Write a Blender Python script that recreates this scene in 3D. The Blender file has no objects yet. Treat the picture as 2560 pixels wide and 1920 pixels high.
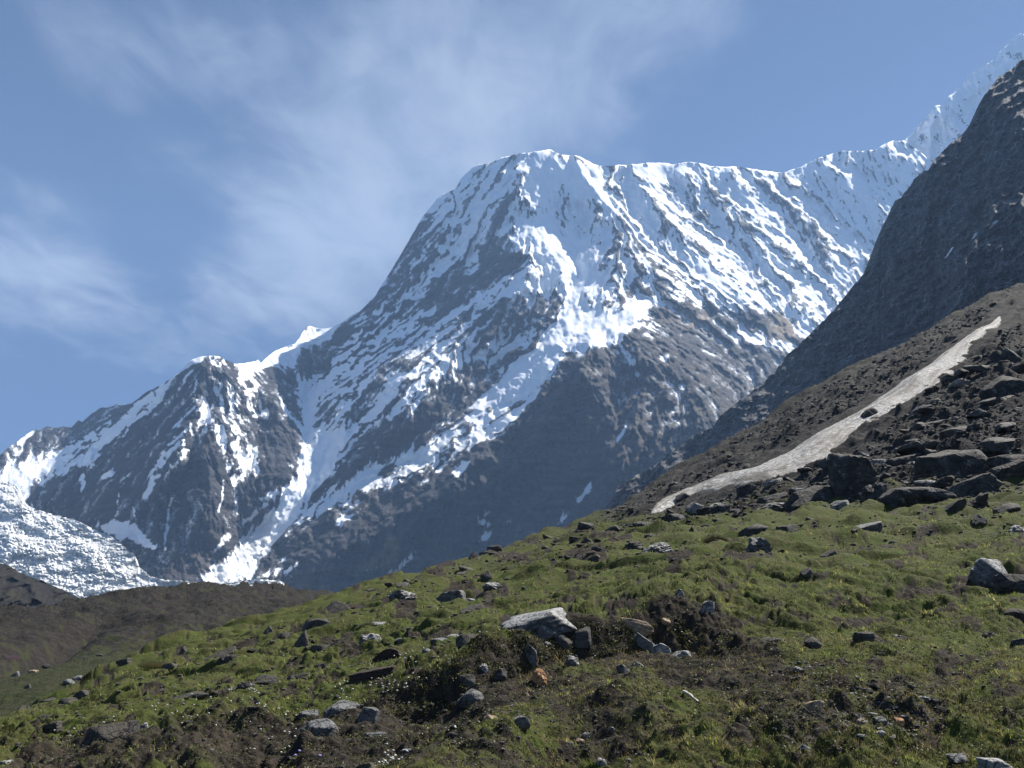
import bpy, math, random
import numpy as np
from mathutils import Vector

# ------------------------------------------------------------------ camera, light, exposure
S = bpy.context.scene
COL = S.collection
W0, H0 = 2560.0, 1920.0
HFOV = math.radians(62.0)
FPX = W0 / 2 / math.tan(HFOV / 2)
PITCH = math.radians(17.2)
SUN_EL, SUN_AZ = 53.0, 60.0            # azimuth: degrees to the right of the view direction
EXPOSURE = 1.36
HAZE = 3.9e-5

cam = bpy.data.cameras.new("camera"); cam.sensor_width = 36.0
cam.lens = 18.0 / math.tan(HFOV / 2)
cam.clip_start = 0.1; cam.clip_end = 60000
camo = bpy.data.objects.new("camera", cam); COL.objects.link(camo)
camo.location = (0, 0, 0); camo.rotation_euler = (math.radians(90) + PITCH, 0, 0)
S.camera = camo
S.view_settings.view_transform = 'Standard'; S.view_settings.look = 'None'
S.view_settings.exposure = EXPOSURE; S.view_settings.gamma = 1.0
S.view_settings.use_curve_mapping = False
S.render.engine = 'CYCLES'
S.cycles.use_denoising = True
S.cycles.denoising_prefilter = 'ACCURATE'
S.cycles.max_bounces = 6; S.cycles.diffuse_bounces = 3; S.cycles.glossy_bounces = 1
S.cycles.volume_bounces = 0
S.cycles.use_adaptive_sampling = False

sun = bpy.data.lights.new("sun", 'SUN'); sun.energy = 5.0; sun.angle = math.radians(0.5); sun.color = (1.0, 0.955, 0.89)
suno = bpy.data.objects.new("sun", sun); COL.objects.link(suno)
el, az = math.radians(SUN_EL), math.radians(SUN_AZ)
SDIR = Vector((math.cos(el) * math.sin(az), math.cos(el) * math.cos(az), math.sin(el)))
suno.rotation_euler = SDIR.to_track_quat('Z', 'Y').to_euler()
suno.location = (30, 30, 60)

world = bpy.data.worlds.new("World"); S.world = world; world.use_nodes = True
wn, wl = world.node_tree.nodes, world.node_tree.links
wn.clear()
def wnode(t, **k):
    n = wn.new(t)
    for a, b in k.items(): setattr(n, a, b)
    return n
wout = wnode('ShaderNodeOutputWorld'); bg = wnode('ShaderNodeBackground'); bg.inputs['Strength'].default_value = 0.05
sky = wnode('ShaderNodeTexSky', sky_type='NISHITA', sun_disc=False, sun_elevation=el, sun_rotation=az,
            altitude=4200.0, air_density=0.62, dust_density=0.4, ozone_density=3.0)
tc = wnode('ShaderNodeTexCoord')
def wmath(op, a, b=None, c=None, clamp=False):
    n = wnode('ShaderNodeMath', operation=op); n.use_clamp = clamp
    for i, s in enumerate((a, b, c)):
        if s is None: continue
        if isinstance(s, (int, float)): n.inputs[i].default_value = s
        else: wl.new(s, n.inputs[i])
    return n.outputs[0]
# cirrus sheet: the sky direction is carried to a flat layer high above (x/z, y/z)
sep = wnode('ShaderNodeSeparateXYZ'); wl.new(tc.outputs['Generated'], sep.inputs[0])
zc = wmath('MAXIMUM', sep.outputs[2], 0.05)
lx = wmath('DIVIDE', sep.outputs[0], zc); ly = wmath('DIVIDE', sep.outputs[1], zc)
comb = wnode('ShaderNodeCombineXYZ'); wl.new(lx, comb.inputs[0]); wl.new(ly, comb.inputs[1])
def wnoise(vec, scale, detail, rough, dist=0.0, rot=0.0, sc=(1, 1, 1), loc=(0, 0, 0)):
    mp = wnode('ShaderNodeMapping'); mp.inputs['Rotation'].default_value = (0, 0, rot)
    mp.inputs['Scale'].default_value = sc; mp.inputs['Location'].default_value = loc
    wl.new(vec, mp.inputs[0])
    n = wnode('ShaderNodeTexNoise'); wl.new(mp.outputs[0], n.inputs['Vector'])
    n.inputs['Scale'].default_value = scale; n.inputs['Detail'].default_value = detail
    n.inputs['Roughness'].default_value = rough; n.inputs['Distortion'].default_value = dist
    return n.outputs[0]
def wramp(v, a, b):
    n = wnode('ShaderNodeMapRange', interpolation_type='SMOOTHSTEP'); wl.new(v, n.inputs[0])
    n.inputs[1].default_value = a; n.inputs[2].default_value = b
    return n.outputs[0]
CLOUD_BLOBS = []   # (x/z, y/z, radius x, radius y, rotation, weight): filled below from compass directions
def skydir(px, py):
    cx, cy = (px - W0 / 2) / FPX, (H0 / 2 - py) / FPX
    x, y, z = cx, math.cos(PITCH) - math.sin(PITCH) * cy, math.sin(PITCH) + math.cos(PITCH) * cy
    return x / z, y / z
big = wnoise(comb.outputs[0], 0.8, 5.0, 0.5, 0.6, rot=-0.55, sc=(1.0, 0.6, 1), loc=(3.1, 1.7, 0))
fine = wnoise(comb.outputs[0], 2.6, 9.0, 0.58, 0.9, rot=-0.75, sc=(1.0, 0.6, 1), loc=(0.4, 2.7, 0))
# soft banks of cirrus: (from px,py) (to px,py) half width
acc = None
for (ax, ay, bx, by, wdt, wt) in (
        (1450, 60, 1150, 330, 0.30, 1.0), (1150, 330, 640, 760, 0.33, 1.0), (640, 760, 380, 900, 0.35, .55),
        (1000, 130, 250, 160, 0.20, 0.5), (60, 690, 160, 760, 0.42, 0.75), (1250, 20, 900, 350, 0.28, 0.8), (560, 430, 130, 520, 0.33, 0.35),
        (2100, 300, 1900, 60, 0.35, 0.12)):
    p, q = skydir(ax, ay), skydir(bx, by)
    dx, dy = q[0] - p[0], q[1] - p[1]; L2 = dx * dx + dy * dy
    ux = wmath('SUBTRACT', lx, p[0]); uy = wmath('SUBTRACT', ly, p[1])
    t = wmath('DIVIDE', wmath('ADD', wmath('MULTIPLY', ux, dx), wmath('MULTIPLY', uy, dy)), L2, clamp=True)
    ex = wmath('SUBTRACT', ux, wmath('MULTIPLY', t, dx)); ey = wmath('SUBTRACT', uy, wmath('MULTIPLY', t, dy))
    d2 = wmath('ADD', wmath('MULTIPLY', ex, ex), wmath('MULTIPLY', ey, ey))
    g = wmath('MULTIPLY', wmath('EXPONENT', wmath('DIVIDE', d2, -wdt * wdt)), wt)
    acc = g if acc is None else wmath('MAXIMUM', acc, g)
cl = wmath('ADD', wmath('MULTIPLY', acc, 0.62), wmath('MULTIPLY', wmath('SUBTRACT', big, 0.5), 0.9))
cl = wmath('ADD', cl, wmath('MULTIPLY', wmath('SUBTRACT', fine, 0.5), 0.75))
streak = wnoise(comb.outputs[0], 6.0, 9.0, 0.62, 0.7, rot=-0.6, sc=(1.0, 0.62, 1), loc=(5.2, 0.7, 0))
cl = wmath('ADD', cl, wmath('MULTIPLY', wmath('SUBTRACT', streak, 0.5), 0.60))
cl = wramp(cl, 0.10, 0.80)
veil = wmath('ADD', wmath('MULTIPLY', cl, 0.80), 0.0)
mix = wnode('ShaderNodeMix', data_type='RGBA'); wl.new(veil, mix.inputs[0]); wl.new(sky.outputs[0], mix.inputs[6])
mix.inputs[7].default_value = (4.4, 4.9, 5.8, 1)
wl.new(mix.outputs[2], bg.inputs[0]); wl.new(bg.outputs[0], wout.inputs[0])

# ------------------------------------------------------------------ numeric helpers
rng = np.random.default_rng(11)
def ray(px, py):
    cx = (np.asarray(px, float) - W0 / 2) / FPX; cy = (H0 / 2 - np.asarray(py, float)) / FPX
    return cx, math.cos(PITCH) - math.sin(PITCH) * cy, math.sin(PITCH) + math.cos(PITCH) * cy
def P3(px, py, D):
    """the ground point in compass direction (px, py) at distance D along the view axis"""
    x, y, z = ray(px, py)
    return np.stack([x * D, y * D, z * D], -1)
_perm = {}
def perm(seed):
    if seed not in _perm:
        r = np.random.default_rng(seed); p = r.permutation(512); ang = r.random(512) * 2 * np.pi
        _perm[seed] = (np.concatenate([p, p]), np.cos(ang), np.sin(ang))
    return _perm[seed]
def pn(x, y, seed=0):
    """gradient noise, about -0.7..0.7"""
    p, gx, gy = perm(seed)
    x = np.asarray(x, float); y = np.asarray(y, float)
    xi = np.floor(x).astype(np.int64); yi = np.floor(y).astype(np.int64); xf = x - xi; yf = y - yi
    u = xf * xf * xf * (xf * (xf * 6 - 15) + 10); v = yf * yf * yf * (yf * (yf * 6 - 15) + 10)
    def g(ix, iy, fx, fy):
        h = p[p[ix & 511] + (iy & 511)]
        return gx[h] * fx + gy[h] * fy
    a = g(xi, yi, xf, yf); b = g(xi + 1, yi, xf - 1, yf); c = g(xi, yi + 1, xf, yf - 1); d = g(xi + 1, yi + 1, xf - 1, yf - 1)
    return (a + (b - a) * u) + ((c + (d - c) * u) - (a + (b - a) * u)) * v
def fbm(x, y, o=5, seed=0, r=0.5):
    s = 0; a = 1.0
    for i in range(o):
        s = s + a * pn(x, y, seed + i); x = x * 2.03 + 5.2; y = y * 2.03 + 1.7; a *= r
    return s
def ridged(x, y, o=5, seed=0, r=0.5):
    s = 0; a = 1.0; w = 1.0
    for i in range(o):
        n = 1 - np.abs(pn(x, y, seed + i)) * 2.2; n = n * n
        s = s + a * n * w; w = np.clip(n, 0, 1); x = x * 2.05 + 3.1; y = y * 2.05 + 7.7; a *= r
    return s
def sstep(x, a, b):
    t = np.clip((x - a) / (b - a), 0, 1); return t * t * (3 - 2 * t)
def boxblur(a, r):
    if r < 1: return a
    for ax in (0, 1):
        for _ in range(3):
            k = 2 * r + 1
            pw = [(0, 0), (0, 0)]; pw[ax] = (r + 1, r)
            c = np.cumsum(np.pad(a, pw, mode='edge'), axis=ax)
            n = a.shape[ax]
            a = (np.take(c, np.arange(k, k + n), axis=ax) - np.take(c, np.arange(0, n), axis=ax)) / k
    return a
def inpoly(X, Y, poly):
    r = np.zeros(X.shape, bool); n = len(poly)
    for i in range(n):
        x1, y1 = poly[i]; x2, y2 = poly[(i + 1) % n]
        if y1 == y2: continue
        c = ((Y >= min(y1, y2)) & (Y < max(y1, y2))) & (X < (x2 - x1) * (Y - y1) / (y2 - y1) + x1)
        r ^= c
    return r
def linedist(X, Y, pts):
    best = np.full(X.shape, 1e9); side = np.zeros(X.shape)
    tt = np.zeros(X.shape)
    for i in range(len(pts) - 1):
        (x1, y1), (x2, y2) = pts[i], pts[i + 1]
        dx, dy = x2 - x1, y2 - y1; t = np.clip(((X - x1) * dx + (Y - y1) * dy) / (dx * dx + dy * dy), 0, 1)
        d = np.hypot(X - x1 - t * dx, Y - y1 - t * dy)
        m = d < best; best = np.where(m, d, best); tt = np.where(m, (i + t) / (len(pts) - 1), tt)
    return best, tt
def rbf(pts, vals, X, Y, smooth=1e-6):
    p = np.array(pts, float) / 1000.0; v = np.array(vals, float); n = len(p)
    def U(r): return r * r * np.log(r + 1e-9)
    A = np.zeros((n + 3, n + 3)); A[:n, :n] = U(np.hypot(p[:, None, 0] - p[None, :, 0], p[:, None, 1] - p[None, :, 1])) + np.eye(n) * smooth
    A[:n, n] = 1; A[:n, n + 1:] = p; A[n, :n] = 1; A[n + 1:, :n] = p.T
    w = np.linalg.solve(A, np.concatenate([v, [0, 0, 0]]))
    x = X / 1000.0; y = Y / 1000.0; s = w[n] + w[n + 1] * x + w[n + 2] * y
    for i in range(n): s = s + w[i] * U(np.hypot(x - p[i, 0], y - p[i, 1]))
    return s
# a survey grid of directions, one sample per 2.5 units
GS = 2.5; GX0, GY0 = -160.0, 100.0
GW, GH = 1152, 600
GXX, GYY = np.meshgrid(GX0 + GS * np.arange(GW), GY0 + GS * np.arange(GH))
def gsamp(f, px, py):
    u = np.clip((px - GX0) / GS, 0, GW - 1.001); v = np.clip((py - GY0) / GS, 0, GH - 1.001)
    i = u.astype(int); j = v.astype(int); a = u - i; b = v - j
    return (f[j, i] * (1 - a) + f[j, i + 1] * a) * (1 - b) + (f[j + 1, i] * (1 - a) + f[j + 1, i + 1] * a) * b
def lic(noise, vx, vy, n, h=1.3):
    out = noise.copy(); wsum = 1.0
    for sgn in (1, -1):
        u = np.tile(np.arange(GW, dtype=float), (GH, 1)); v = np.tile(np.arange(GH, dtype=float)[:, None], (1, GW))
        for k in range(n):
            i = np.clip(u, 0, GW - 1).astype(int); j = np.clip(v, 0, GH - 1).astype(int)
            u = u + sgn * h * vx[j, i]; v = v + sgn * h * vy[j, i]
            uc = np.clip(u, 0, GW - 1.001); vc = np.clip(v, 0, GH - 1.001)
            i = uc.astype(int); j = vc.astype(int); a = uc - i; b = vc - j
            w = 0.5 + 0.5 * math.cos(math.pi * (k + 1) / (n + 1))
            out += w * ((noise[j, i] * (1 - a) + noise[j, i + 1] * a) * (1 - b) + (noise[j + 1, i] * (1 - a) + noise[j + 1, i + 1] * a) * b)
            wsum += w
    out -= out.mean(); return out / out.std()
def rank01(a):
    f = a.ravel(); s = np.sort(f[::17]); return (np.searchsorted(s, f) / len(s)).reshape(a.shape)

def tag(o, label=None, cat=None, group=None, kind=None):
    if label: o['label'] = label
    if cat: o['category'] = cat
    if group: o['group'] = group
    if kind: o['kind'] = kind
    return o
def mesh_np(name, V, F, mat, attrs=None, smooth=True, link=True):
    me = bpy.data.meshes.new(name)
    V = np.asarray(V, np.float32).reshape(-1, 3); F = np.asarray(F, np.int32); k = F.shape[1]
    me.vertices.add(len(V)); me.vertices.foreach_set('co', V.ravel())
    me.loops.add(F.size); me.loops.foreach_set('vertex_index', F.ravel())
    me.polygons.add(len(F)); me.polygons.foreach_set('loop_start', np.arange(0, F.size, k, dtype=np.int32))
    me.polygons.foreach_set('loop_total', np.full(len(F), k, np.int32))
    me.update(calc_edges=True)
    me.polygons.foreach_set('use_smooth', np.full(len(F), smooth))
    for an, av in (attrs or {}).items():
        av = np.asarray(av, np.float32)
        if av.ndim == 1 or av.shape[-1] != 3:
            a = me.attributes.new(an, 'FLOAT', 'POINT'); a.data.foreach_set('value', av.ravel())
        else:
            a = me.attributes.new(an, 'FLOAT_COLOR', 'POINT')
            a.data.foreach_set('color', np.concatenate([av.reshape(-1, 3), np.ones((av.size // 3, 1), np.float32)], 1).ravel())
    me.materials.append(mat)
    o = bpy.data.objects.new(name, me)
    if link: COL.objects.link(o)
    return o
def grid_faces(nv, nu):
    i = np.arange(nv - 1)[:, None] * nu + np.arange(nu - 1)[None, :]
    return np.stack([i, i + nu, i + nu + 1, i + 1], -1).reshape(-1, 4)

# ------------------------------------------------------------------ material helpers
class Mat:
    def __init__(s, name, rough=0.9, spec=0.2):
        s.m = bpy.data.materials.new(name); s.m.use_nodes = True; s.n = s.m.node_tree.nodes; s.l = s.m.node_tree.links
        s.b = s.n['Principled BSDF']; s.b.inputs['Roughness'].default_value = rough
        s.b.inputs['Specular IOR Level'].default_value = spec
        s.pos = s.n.new('ShaderNodeNewGeometry').outputs['Position']
        s.objc = s.n.new('ShaderNodeTexCoord').outputs['Object']
    def put(s, sock, v):
        if isinstance(v, (int, float)): sock.default_value = v
        elif isinstance(v, tuple): sock.default_value = (*v, 1) if len(v) == 3 else v
        else: s.l.new(v, sock)
    def noise(s, scale, det=4, rough=0.55, vec=None, sc=None, dist=0):
        v = vec or s.pos
        if sc:
            mp = s.n.new('ShaderNodeMapping'); mp.inputs['Scale'].default_value = sc; s.l.new(v, mp.inputs[0]); v = mp.outputs[0]
        n = s.n.new('ShaderNodeTexNoise'); s.l.new(v, n.inputs['Vector'])
        n.inputs['Scale'].default_value = scale; n.inputs['Detail'].default_value = det
        n.inputs['Roughness'].default_value = rough; n.inputs['Distortion'].default_value = dist
        return n.outputs[0]
    def voro(s, scale, vec=None, feature='F1', sc=None):
        v = vec or s.pos
        if sc:
            mp = s.n.new('ShaderNodeMapping'); mp.inputs['Scale'].default_value = sc; s.l.new(v, mp.inputs[0]); v = mp.outputs[0]
        n = s.n.new('ShaderNodeTexVoronoi'); n.feature = feature; s.l.new(v, n.inputs['Vector']); n.inputs['Scale'].default_value = scale
        return n.outputs[0]
    def math(s, op, a, b=0.0):
        n = s.n.new('ShaderNodeMath'); n.operation = op; s.put(n.inputs[0], a); s.put(n.inputs[1], b); return n.outputs[0]
    def ramp(s, v, a, b, c=0.0, d=1.0):
        n = s.n.new('ShaderNodeMapRange'); n.interpolation_type = 'SMOOTHSTEP'; s.put(n.inputs[0], v)
        for i, q in enumerate((a, b, c, d)): n.inputs[i + 1].default_value = q
        return n.outputs[0]
    def mix(s, f, a, b):
        n = s.n.new('ShaderNodeMix'); n.data_type = 'RGBA'; s.put(n.inputs[0], f); s.put(n.inputs[6], a); s.put(n.inputs[7], b); return n.outputs[2]
    def attr(s, name, col=False):
        n = s.n.new('ShaderNodeAttribute'); n.attribute_name = name; return n.outputs['Color'] if col else n.outputs['Fac']
    def color(s, c): s.put(s.b.inputs['Base Color'], c)
    def bump(s, h, dist, strength=1.0):
        n = s.n.new('ShaderNodeBump'); n.inputs['Distance'].default_value = dist; n.inputs['Strength'].default_value = strength
        s.l.new(h, n.inputs['Height']); s.l.new(n.outputs[0], s.b.inputs['Normal'])

# mountain: rock, snow, dry turf, pale cliff, all mixed by what lies there
def mountain_material(name, rock_a, rock_b, turf, bump=14):
    m = Mat(name, 0.85, 0.15)
    n1 = m.noise(0.012, 6, 0.6); n2 = m.noise(0.09, 5, 0.65); n3 = m.noise(0.35, 3, 0.6)
    rock = m.mix(m.ramp(n1, 0.35, 0.65), rock_a, rock_b)
    rock = m.mix(m.ramp(n2, 0.45, 0.75, 0, 0.5), rock, (0.070, 0.068, 0.070))
    rock = m.mix(m.ramp(m.noise(0.004, 4, 0.6), 0.5, 0.65, 0, 0.35), rock, (0.050, 0.040, 0.036))
    mps = m.n.new('ShaderNodeMapping'); mps.inputs['Rotation'].default_value = (.12, .38, .2); mps.inputs['Scale'].default_value = (.16, .16, 2.2); m.l.new(m.pos, mps.inputs[0])
    strata = m.noise(0.016, 6, .7, vec=mps.outputs[0], dist=.4)
    rock = m.mix(m.ramp(strata, .5, .62, 0, .6), rock, (rock_b[0] * 2.0, rock_b[1] * 1.95, rock_b[2] * 1.9))
    rock = m.mix(m.ramp(strata, .36, .46, .75, 0), rock, (rock_a[0] * .45, rock_a[1] * .45, rock_a[2] * .5))
    rock = m.mix(m.math('MULTIPLY', m.attr('turf'), m.ramp(n2, 0.35, 0.6, 0.3, 1)), rock, turf)
    rock = m.mix(m.attr('pale'), rock, (0.36, 0.28, 0.18))
    nf = m.noise(0.045, 7, 0.72, sc=(1, 1, .55))
    sn = m.math('ADD', m.attr('snow'), m.math('ADD', m.math('MULTIPLY', m.math('SUBTRACT', n3, 0.5), 0.35), m.math('MULTIPLY', m.math('SUBTRACT', nf, 0.5), 1.15)))
    snow = m.mix(m.ramp(m.noise(0.01, 3), 0.4, 0.7, 0, 1), (0.86, 0.89, 0.93), (0.80, 0.84, 0.90))
    snow = m.mix(m.math('MULTIPLY', m.attr('dirty'), m.ramp(m.noise(0.03, 4, 0.6, sc=(1, 1, 1)), 0.3, 0.7, 0.3, 1)), snow, (0.50, 0.48, 0.43))
    f = m.ramp(sn, 0.42, 0.58)
    dust = m.math('MULTIPLY', m.ramp(sn, -0.15, 0.5), m.ramp(m.noise(0.11, 6, .75, sc=(1, 1, 1.6)), .44, .60, 0, .75))
    f2 = m.math('MAXIMUM', f, dust)
    m.color(m.mix(f2, rock, snow))
    rg = m.n.new('ShaderNodeTexNoise'); rg.noise_type = 'RIDGED_MULTIFRACTAL'; mp_ = m.n.new('ShaderNodeMapping'); mp_.inputs['Scale'].default_value = (1, 1, .6); m.l.new(m.pos, mp_.inputs[0]); m.l.new(mp_.outputs[0], rg.inputs['Vector'])
    rg.inputs['Scale'].default_value = .018; rg.inputs['Detail'].default_value = 6; rg.inputs['Roughness'].default_value = .62
    hb = m.math('MULTIPLY', m.math('ADD', m.noise(0.07, 5, 0.65), m.math('MULTIPLY', rg.outputs[0], .55)), m.ramp(f, 0, 1, 1.0, 0.14))
    m.bump(m.math('ADD', hb, m.math('MULTIPLY', strata, m.ramp(f, 0, 1, .8, .05))), bump * 1.1, 1.0)
    return m.m
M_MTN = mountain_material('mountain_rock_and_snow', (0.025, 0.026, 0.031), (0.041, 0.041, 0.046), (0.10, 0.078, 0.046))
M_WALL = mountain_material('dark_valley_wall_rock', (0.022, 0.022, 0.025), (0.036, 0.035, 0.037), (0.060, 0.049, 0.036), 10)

def glacier_material():
    m = Mat('cracked_glacier_ice', 0.6, 0.3)
    v = m.noise(0.035, 6, 0.7, dist=0.6)
    c = m.mix(m.ramp(v, 0.3, 0.6), (0.48, 0.48, 0.46), (0.80, 0.81, 0.80))
    c = m.mix(m.ramp(m.noise(0.12, 5, 0.7), 0.56, 0.68, 0, 0.7), c, (0.30, 0.30, 0.28))
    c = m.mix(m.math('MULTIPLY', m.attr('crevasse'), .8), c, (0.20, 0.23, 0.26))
    m.color(c); m.bump(m.noise(0.08, 6, 0.7), 8, 1.0)
    return m.m
M_ICE = glacier_material()

# ------------------------------------------------------------------ main mountain
SKY_MAIN = [(-400, 1260), (-100, 1195), (0, 1138), (28, 1114), (62, 1088), (88, 1073), (96, 1076), (118, 1066), (140, 1070), (160, 1066), (178, 1068), (196, 1050), (206, 1056), (226, 1036),
            (250, 1021), (262, 1019), (276, 1016), (292, 1009), (308, 1014), (330, 1008), (352, 990), (380, 972), (402, 962), (430, 945), (448, 930), (468, 908),
            (485, 898), (505, 891), (530, 889), (552, 893), (572, 903), (590, 911), (620, 906), (641, 902), (645, 899), (652, 908), (672, 888), (690, 876),
            (712, 868), (736, 860), (750, 842), (764, 818), (776, 815), (786, 820), (806, 822), (830, 818), (852, 808), (872, 794), (900, 778), (920, 757), (940, 738), (955, 712),
            (975, 680), (1000, 640), (1020, 605), (1040, 570), (1058, 540), (1076, 518), (1092, 496), (1112, 484), (1138, 473), (1152, 448), (1162, 436),
            (1180, 420), (1200, 410), (1226, 409), (1240, 400), (1262, 392), (1290, 385), (1330, 381), (1365, 374), (1378, 375), (1400, 386), (1440, 389), (1462, 398), (1485, 410),
            (1510, 416), (1530, 413), (1560, 412), (1600, 410), (1648, 406), (1680, 410), (1722, 405), (1752, 408), (1778, 416), (1810, 417), (1850, 416), (1866, 420),
            (1890, 424), (1935, 430), (1965, 430), (2000, 418), (2030, 402), (2050, 393), (2080, 385), (2108, 376), (2150, 378), (2190, 374), (2204, 364), (2230, 352), (2262, 352),
            (2300, 380), (2360, 430), (2440, 520), (2700, 700)]
sk = np.array(SKY_MAIN, float)
def skyline(px, sk, seed, amp=2.2, f=0.03):
    return np.interp(px, sk[:, 0], sk[:, 1]) + fbm(px * f, px * 0 + seed, 5, seed, 0.6) * amp
D_CTRL = [(-300, 1300, 5200), (-100, 1500, 4500), (0, 1140, 5900), (0, 1500, 4500), (180, 1070, 6350), (300, 1010, 6150), (530, 890, 5300), (400, 1100, 4800), (500, 1450, 3900), (300, 1450, 4100),
          (650, 905, 5900), (780, 820, 6550), (900, 780, 6700), (760, 1120, 5000), (640, 1330, 4300), (1090, 500, 7150), (1370, 378, 7000), (1440, 740, 5650), (1250, 1000, 4950),
          (1000, 1150, 4600), (1000, 1450, 4050), (1000, 950, 5250), (850, 1300, 4260), (1700, 408, 7350), (2000, 420, 7700), (2260, 352, 8050), (2400, 500, 7900), (1700, 780, 5600), (1950, 860, 5700), (1500, 1000, 4500), (1750, 1080, 4300),
          (1500, 1290, 3950), (2100, 1200, 4600), (1300, 1500, 3750), (2400, 1500, 4300), (500, 1600, 3500), (2560, 1000, 6000)]
D = rbf([(a, b) for a, b, _ in D_CTRL], [c for _, _, c in D_CTRL], GXX, GYY, 2e-4)
# named ribs (+, stand forward) and gullies (-): points, half width, metres
RIBS = [
    ([(1365, 385), (1300, 440), (1280, 500), (1255, 560), (1300, 610), (1335, 645), (1270, 700), (1200, 745), (1150, 800), (1080, 860), (980, 960)], 110, 230),
    ([(1640, 765), (1560, 830), (1470, 875), (1410, 885), (1360, 960), (1280, 1060), (1150, 1180), (1000, 1300), (850, 1400)], 150, 260),
    ([(1600, 840), (1680, 930), (1760, 1010), (1820, 1090)], 90, 120),
    ([(1440, 900), (1500, 1010), (1530, 1110), (1520, 1180)], 80, 110),
    ([(1700, 1030), (1620, 1120), (1540, 1210), (1440, 1310)], 60, 80),
    ([(530, 892), (500, 960), (490, 1040), (440, 1120), (370, 1220), (330, 1340)], 80, 170),
    ([(545, 895), (590, 1000), (560, 1100), (520, 1180), (510, 1300)], 60, 120),
    ([(575, 905), (660, 980), (720, 1060), (750, 1120), (720, 1200), (680, 1270)], 80, 200),
    ([(330, 1010), (250, 1100), (180, 1180), (120, 1260)], 60, 120),
    ([(1380, 376), (1420, 440), (1440, 520)], 40, 60), ([(1440, 392), (1490, 480), (1540, 560), (1620, 640), (1690, 720)], 55, 110),
    ([(1560, 414), (1640, 520), (1720, 600), (1800, 680), (1880, 780)], 60, 120), ([(1745, 408), (1830, 480), (1900, 560), (1960, 660), (1990, 760)], 60, 110),
    ([(1860, 420), (1950, 490), (2030, 570), (2090, 640)], 50, 80), ([(2050, 393), (2110, 450), (2180, 500), (2250, 560)], 50, 110),
    ([(2200, 370), (2280, 430), (2340, 480)], 50, 90), ([(1500, 640), (1600, 690), (1700, 760), (1800, 800)], 45, 70),
    ([(960, 740), (900, 850), (830, 950), (790, 1060)], 50, 120), ([(1100, 600), (1020, 760), (960, 880), (880, 990), (820, 1090)], 50, 90),
    ([(1180, 920), (1080, 1000), (960, 1090), (860, 1190)], 50, 130), ([(870, 840), (760, 880), (720, 930)], 40, 100),
    ([(1440, 390), (1460, 450), (1500, 540)], 30, 60), ([(1600, 412), (1660, 480), (1700, 560), (1790, 620)], 36, 70), ([(1690, 410), (1760, 490), (1850, 570), (1900, 640), (1940, 720)], 36, 75),
    ([(1800, 420), (1880, 500), (1960, 580), (2020, 680)], 34, 70), ([(1960, 440), (2040, 510), (2120, 590), (2160, 640)], 34, 70), ([(1500, 560), (1580, 640), (1660, 690), (1760, 730), (1860, 800)], 34, 70), ([(1290, 440), (1220, 520), (1160, 600), (1100, 690), (1060, 780)], 40, 70),
    ([(1180, 430), (1120, 520), (1050, 640), (980, 760), (900, 860)], 40, 80), ([(1340, 650), (1290, 740), (1200, 840), (1080, 930), (980, 1010)], 44, 90), ([(700, 900), (690, 980), (740, 1050)], 36, 70), ([(820, 860), (800, 960), (780, 1040)], 30, 60),
    ([(420, 960), (360, 1060), (290, 1160), (240, 1270)], 40, 80), ([(610, 930), (610, 1050), (640, 1150), (610, 1260)], 36, 70), ([(480, 930), (430, 1040), (380, 1130)], 30, 60), ([(1480, 880), (1420, 980), (1340, 1110), (1230, 1230)], 50, 90), ([(1300, 1020), (1230, 1130), (1120, 1240), (1000, 1350)], 46, 80),
    ([(1640, 900), (1600, 1010), (1570, 1120), (1500, 1230)], 40, 80), ([(1760, 900), (1730, 1000), (1660, 1090), (1600, 1170)], 40, 70), ([(1080, 1150), (1000, 1250), (900, 1350), (780, 1430)], 46, 70),
    ([(1440, 560), (1435, 700), (1440, 760), (1390, 830), (1300, 900), (1200, 1000), (1060, 1120), (900, 1210), (760, 1320)], 120, -130),
    ([(870, 800), (790, 900), (755, 1000), (760, 1110), (730, 1200), (620, 1350), (500, 1450)], 90, -190),
    ([(1640, 440), (1730, 580), (1830, 700), (1860, 800)], 50, -90), ([(1480, 560), (1580, 600), (1700, 690), (1840, 820)], 45, -70),
    ([(1560, 940), (1530, 1010), (1500, 1130), (1485, 1200), (1400, 1310)], 60, -130),
    ([(450, 1000), (400, 1100), (330, 1230)], 50, -60), ([(540, 950), (500, 1060), (460, 1200), (420, 1300)], 40, -90), ([(640, 1000), (640, 1100), (620, 1200), (600, 1290)], 50, -110),
    ([(1300, 1080), (1250, 1200), (1180, 1330)], 80, -70), ([(1000, 1230), (930, 1330), (850, 1420)], 60, -50)]
wx = fbm(GXX / 60, GYY / 60, 4, 40) * 26; wy = fbm(GXX / 60 + 9, GYY / 60, 4, 50) * 26
for pts, w, a in RIBS:
    d, t = linedist(GXX + wx, GYY + wy, pts)
    fade = sstep(t, -0.02, 0.12) * (1 - 0.6 * sstep(t, 0.8, 1.02))
    D -= a * np.clip(1 - d / w, 0, 1) ** 1.02 * (0.35 + 0.65 * fade)
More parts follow.
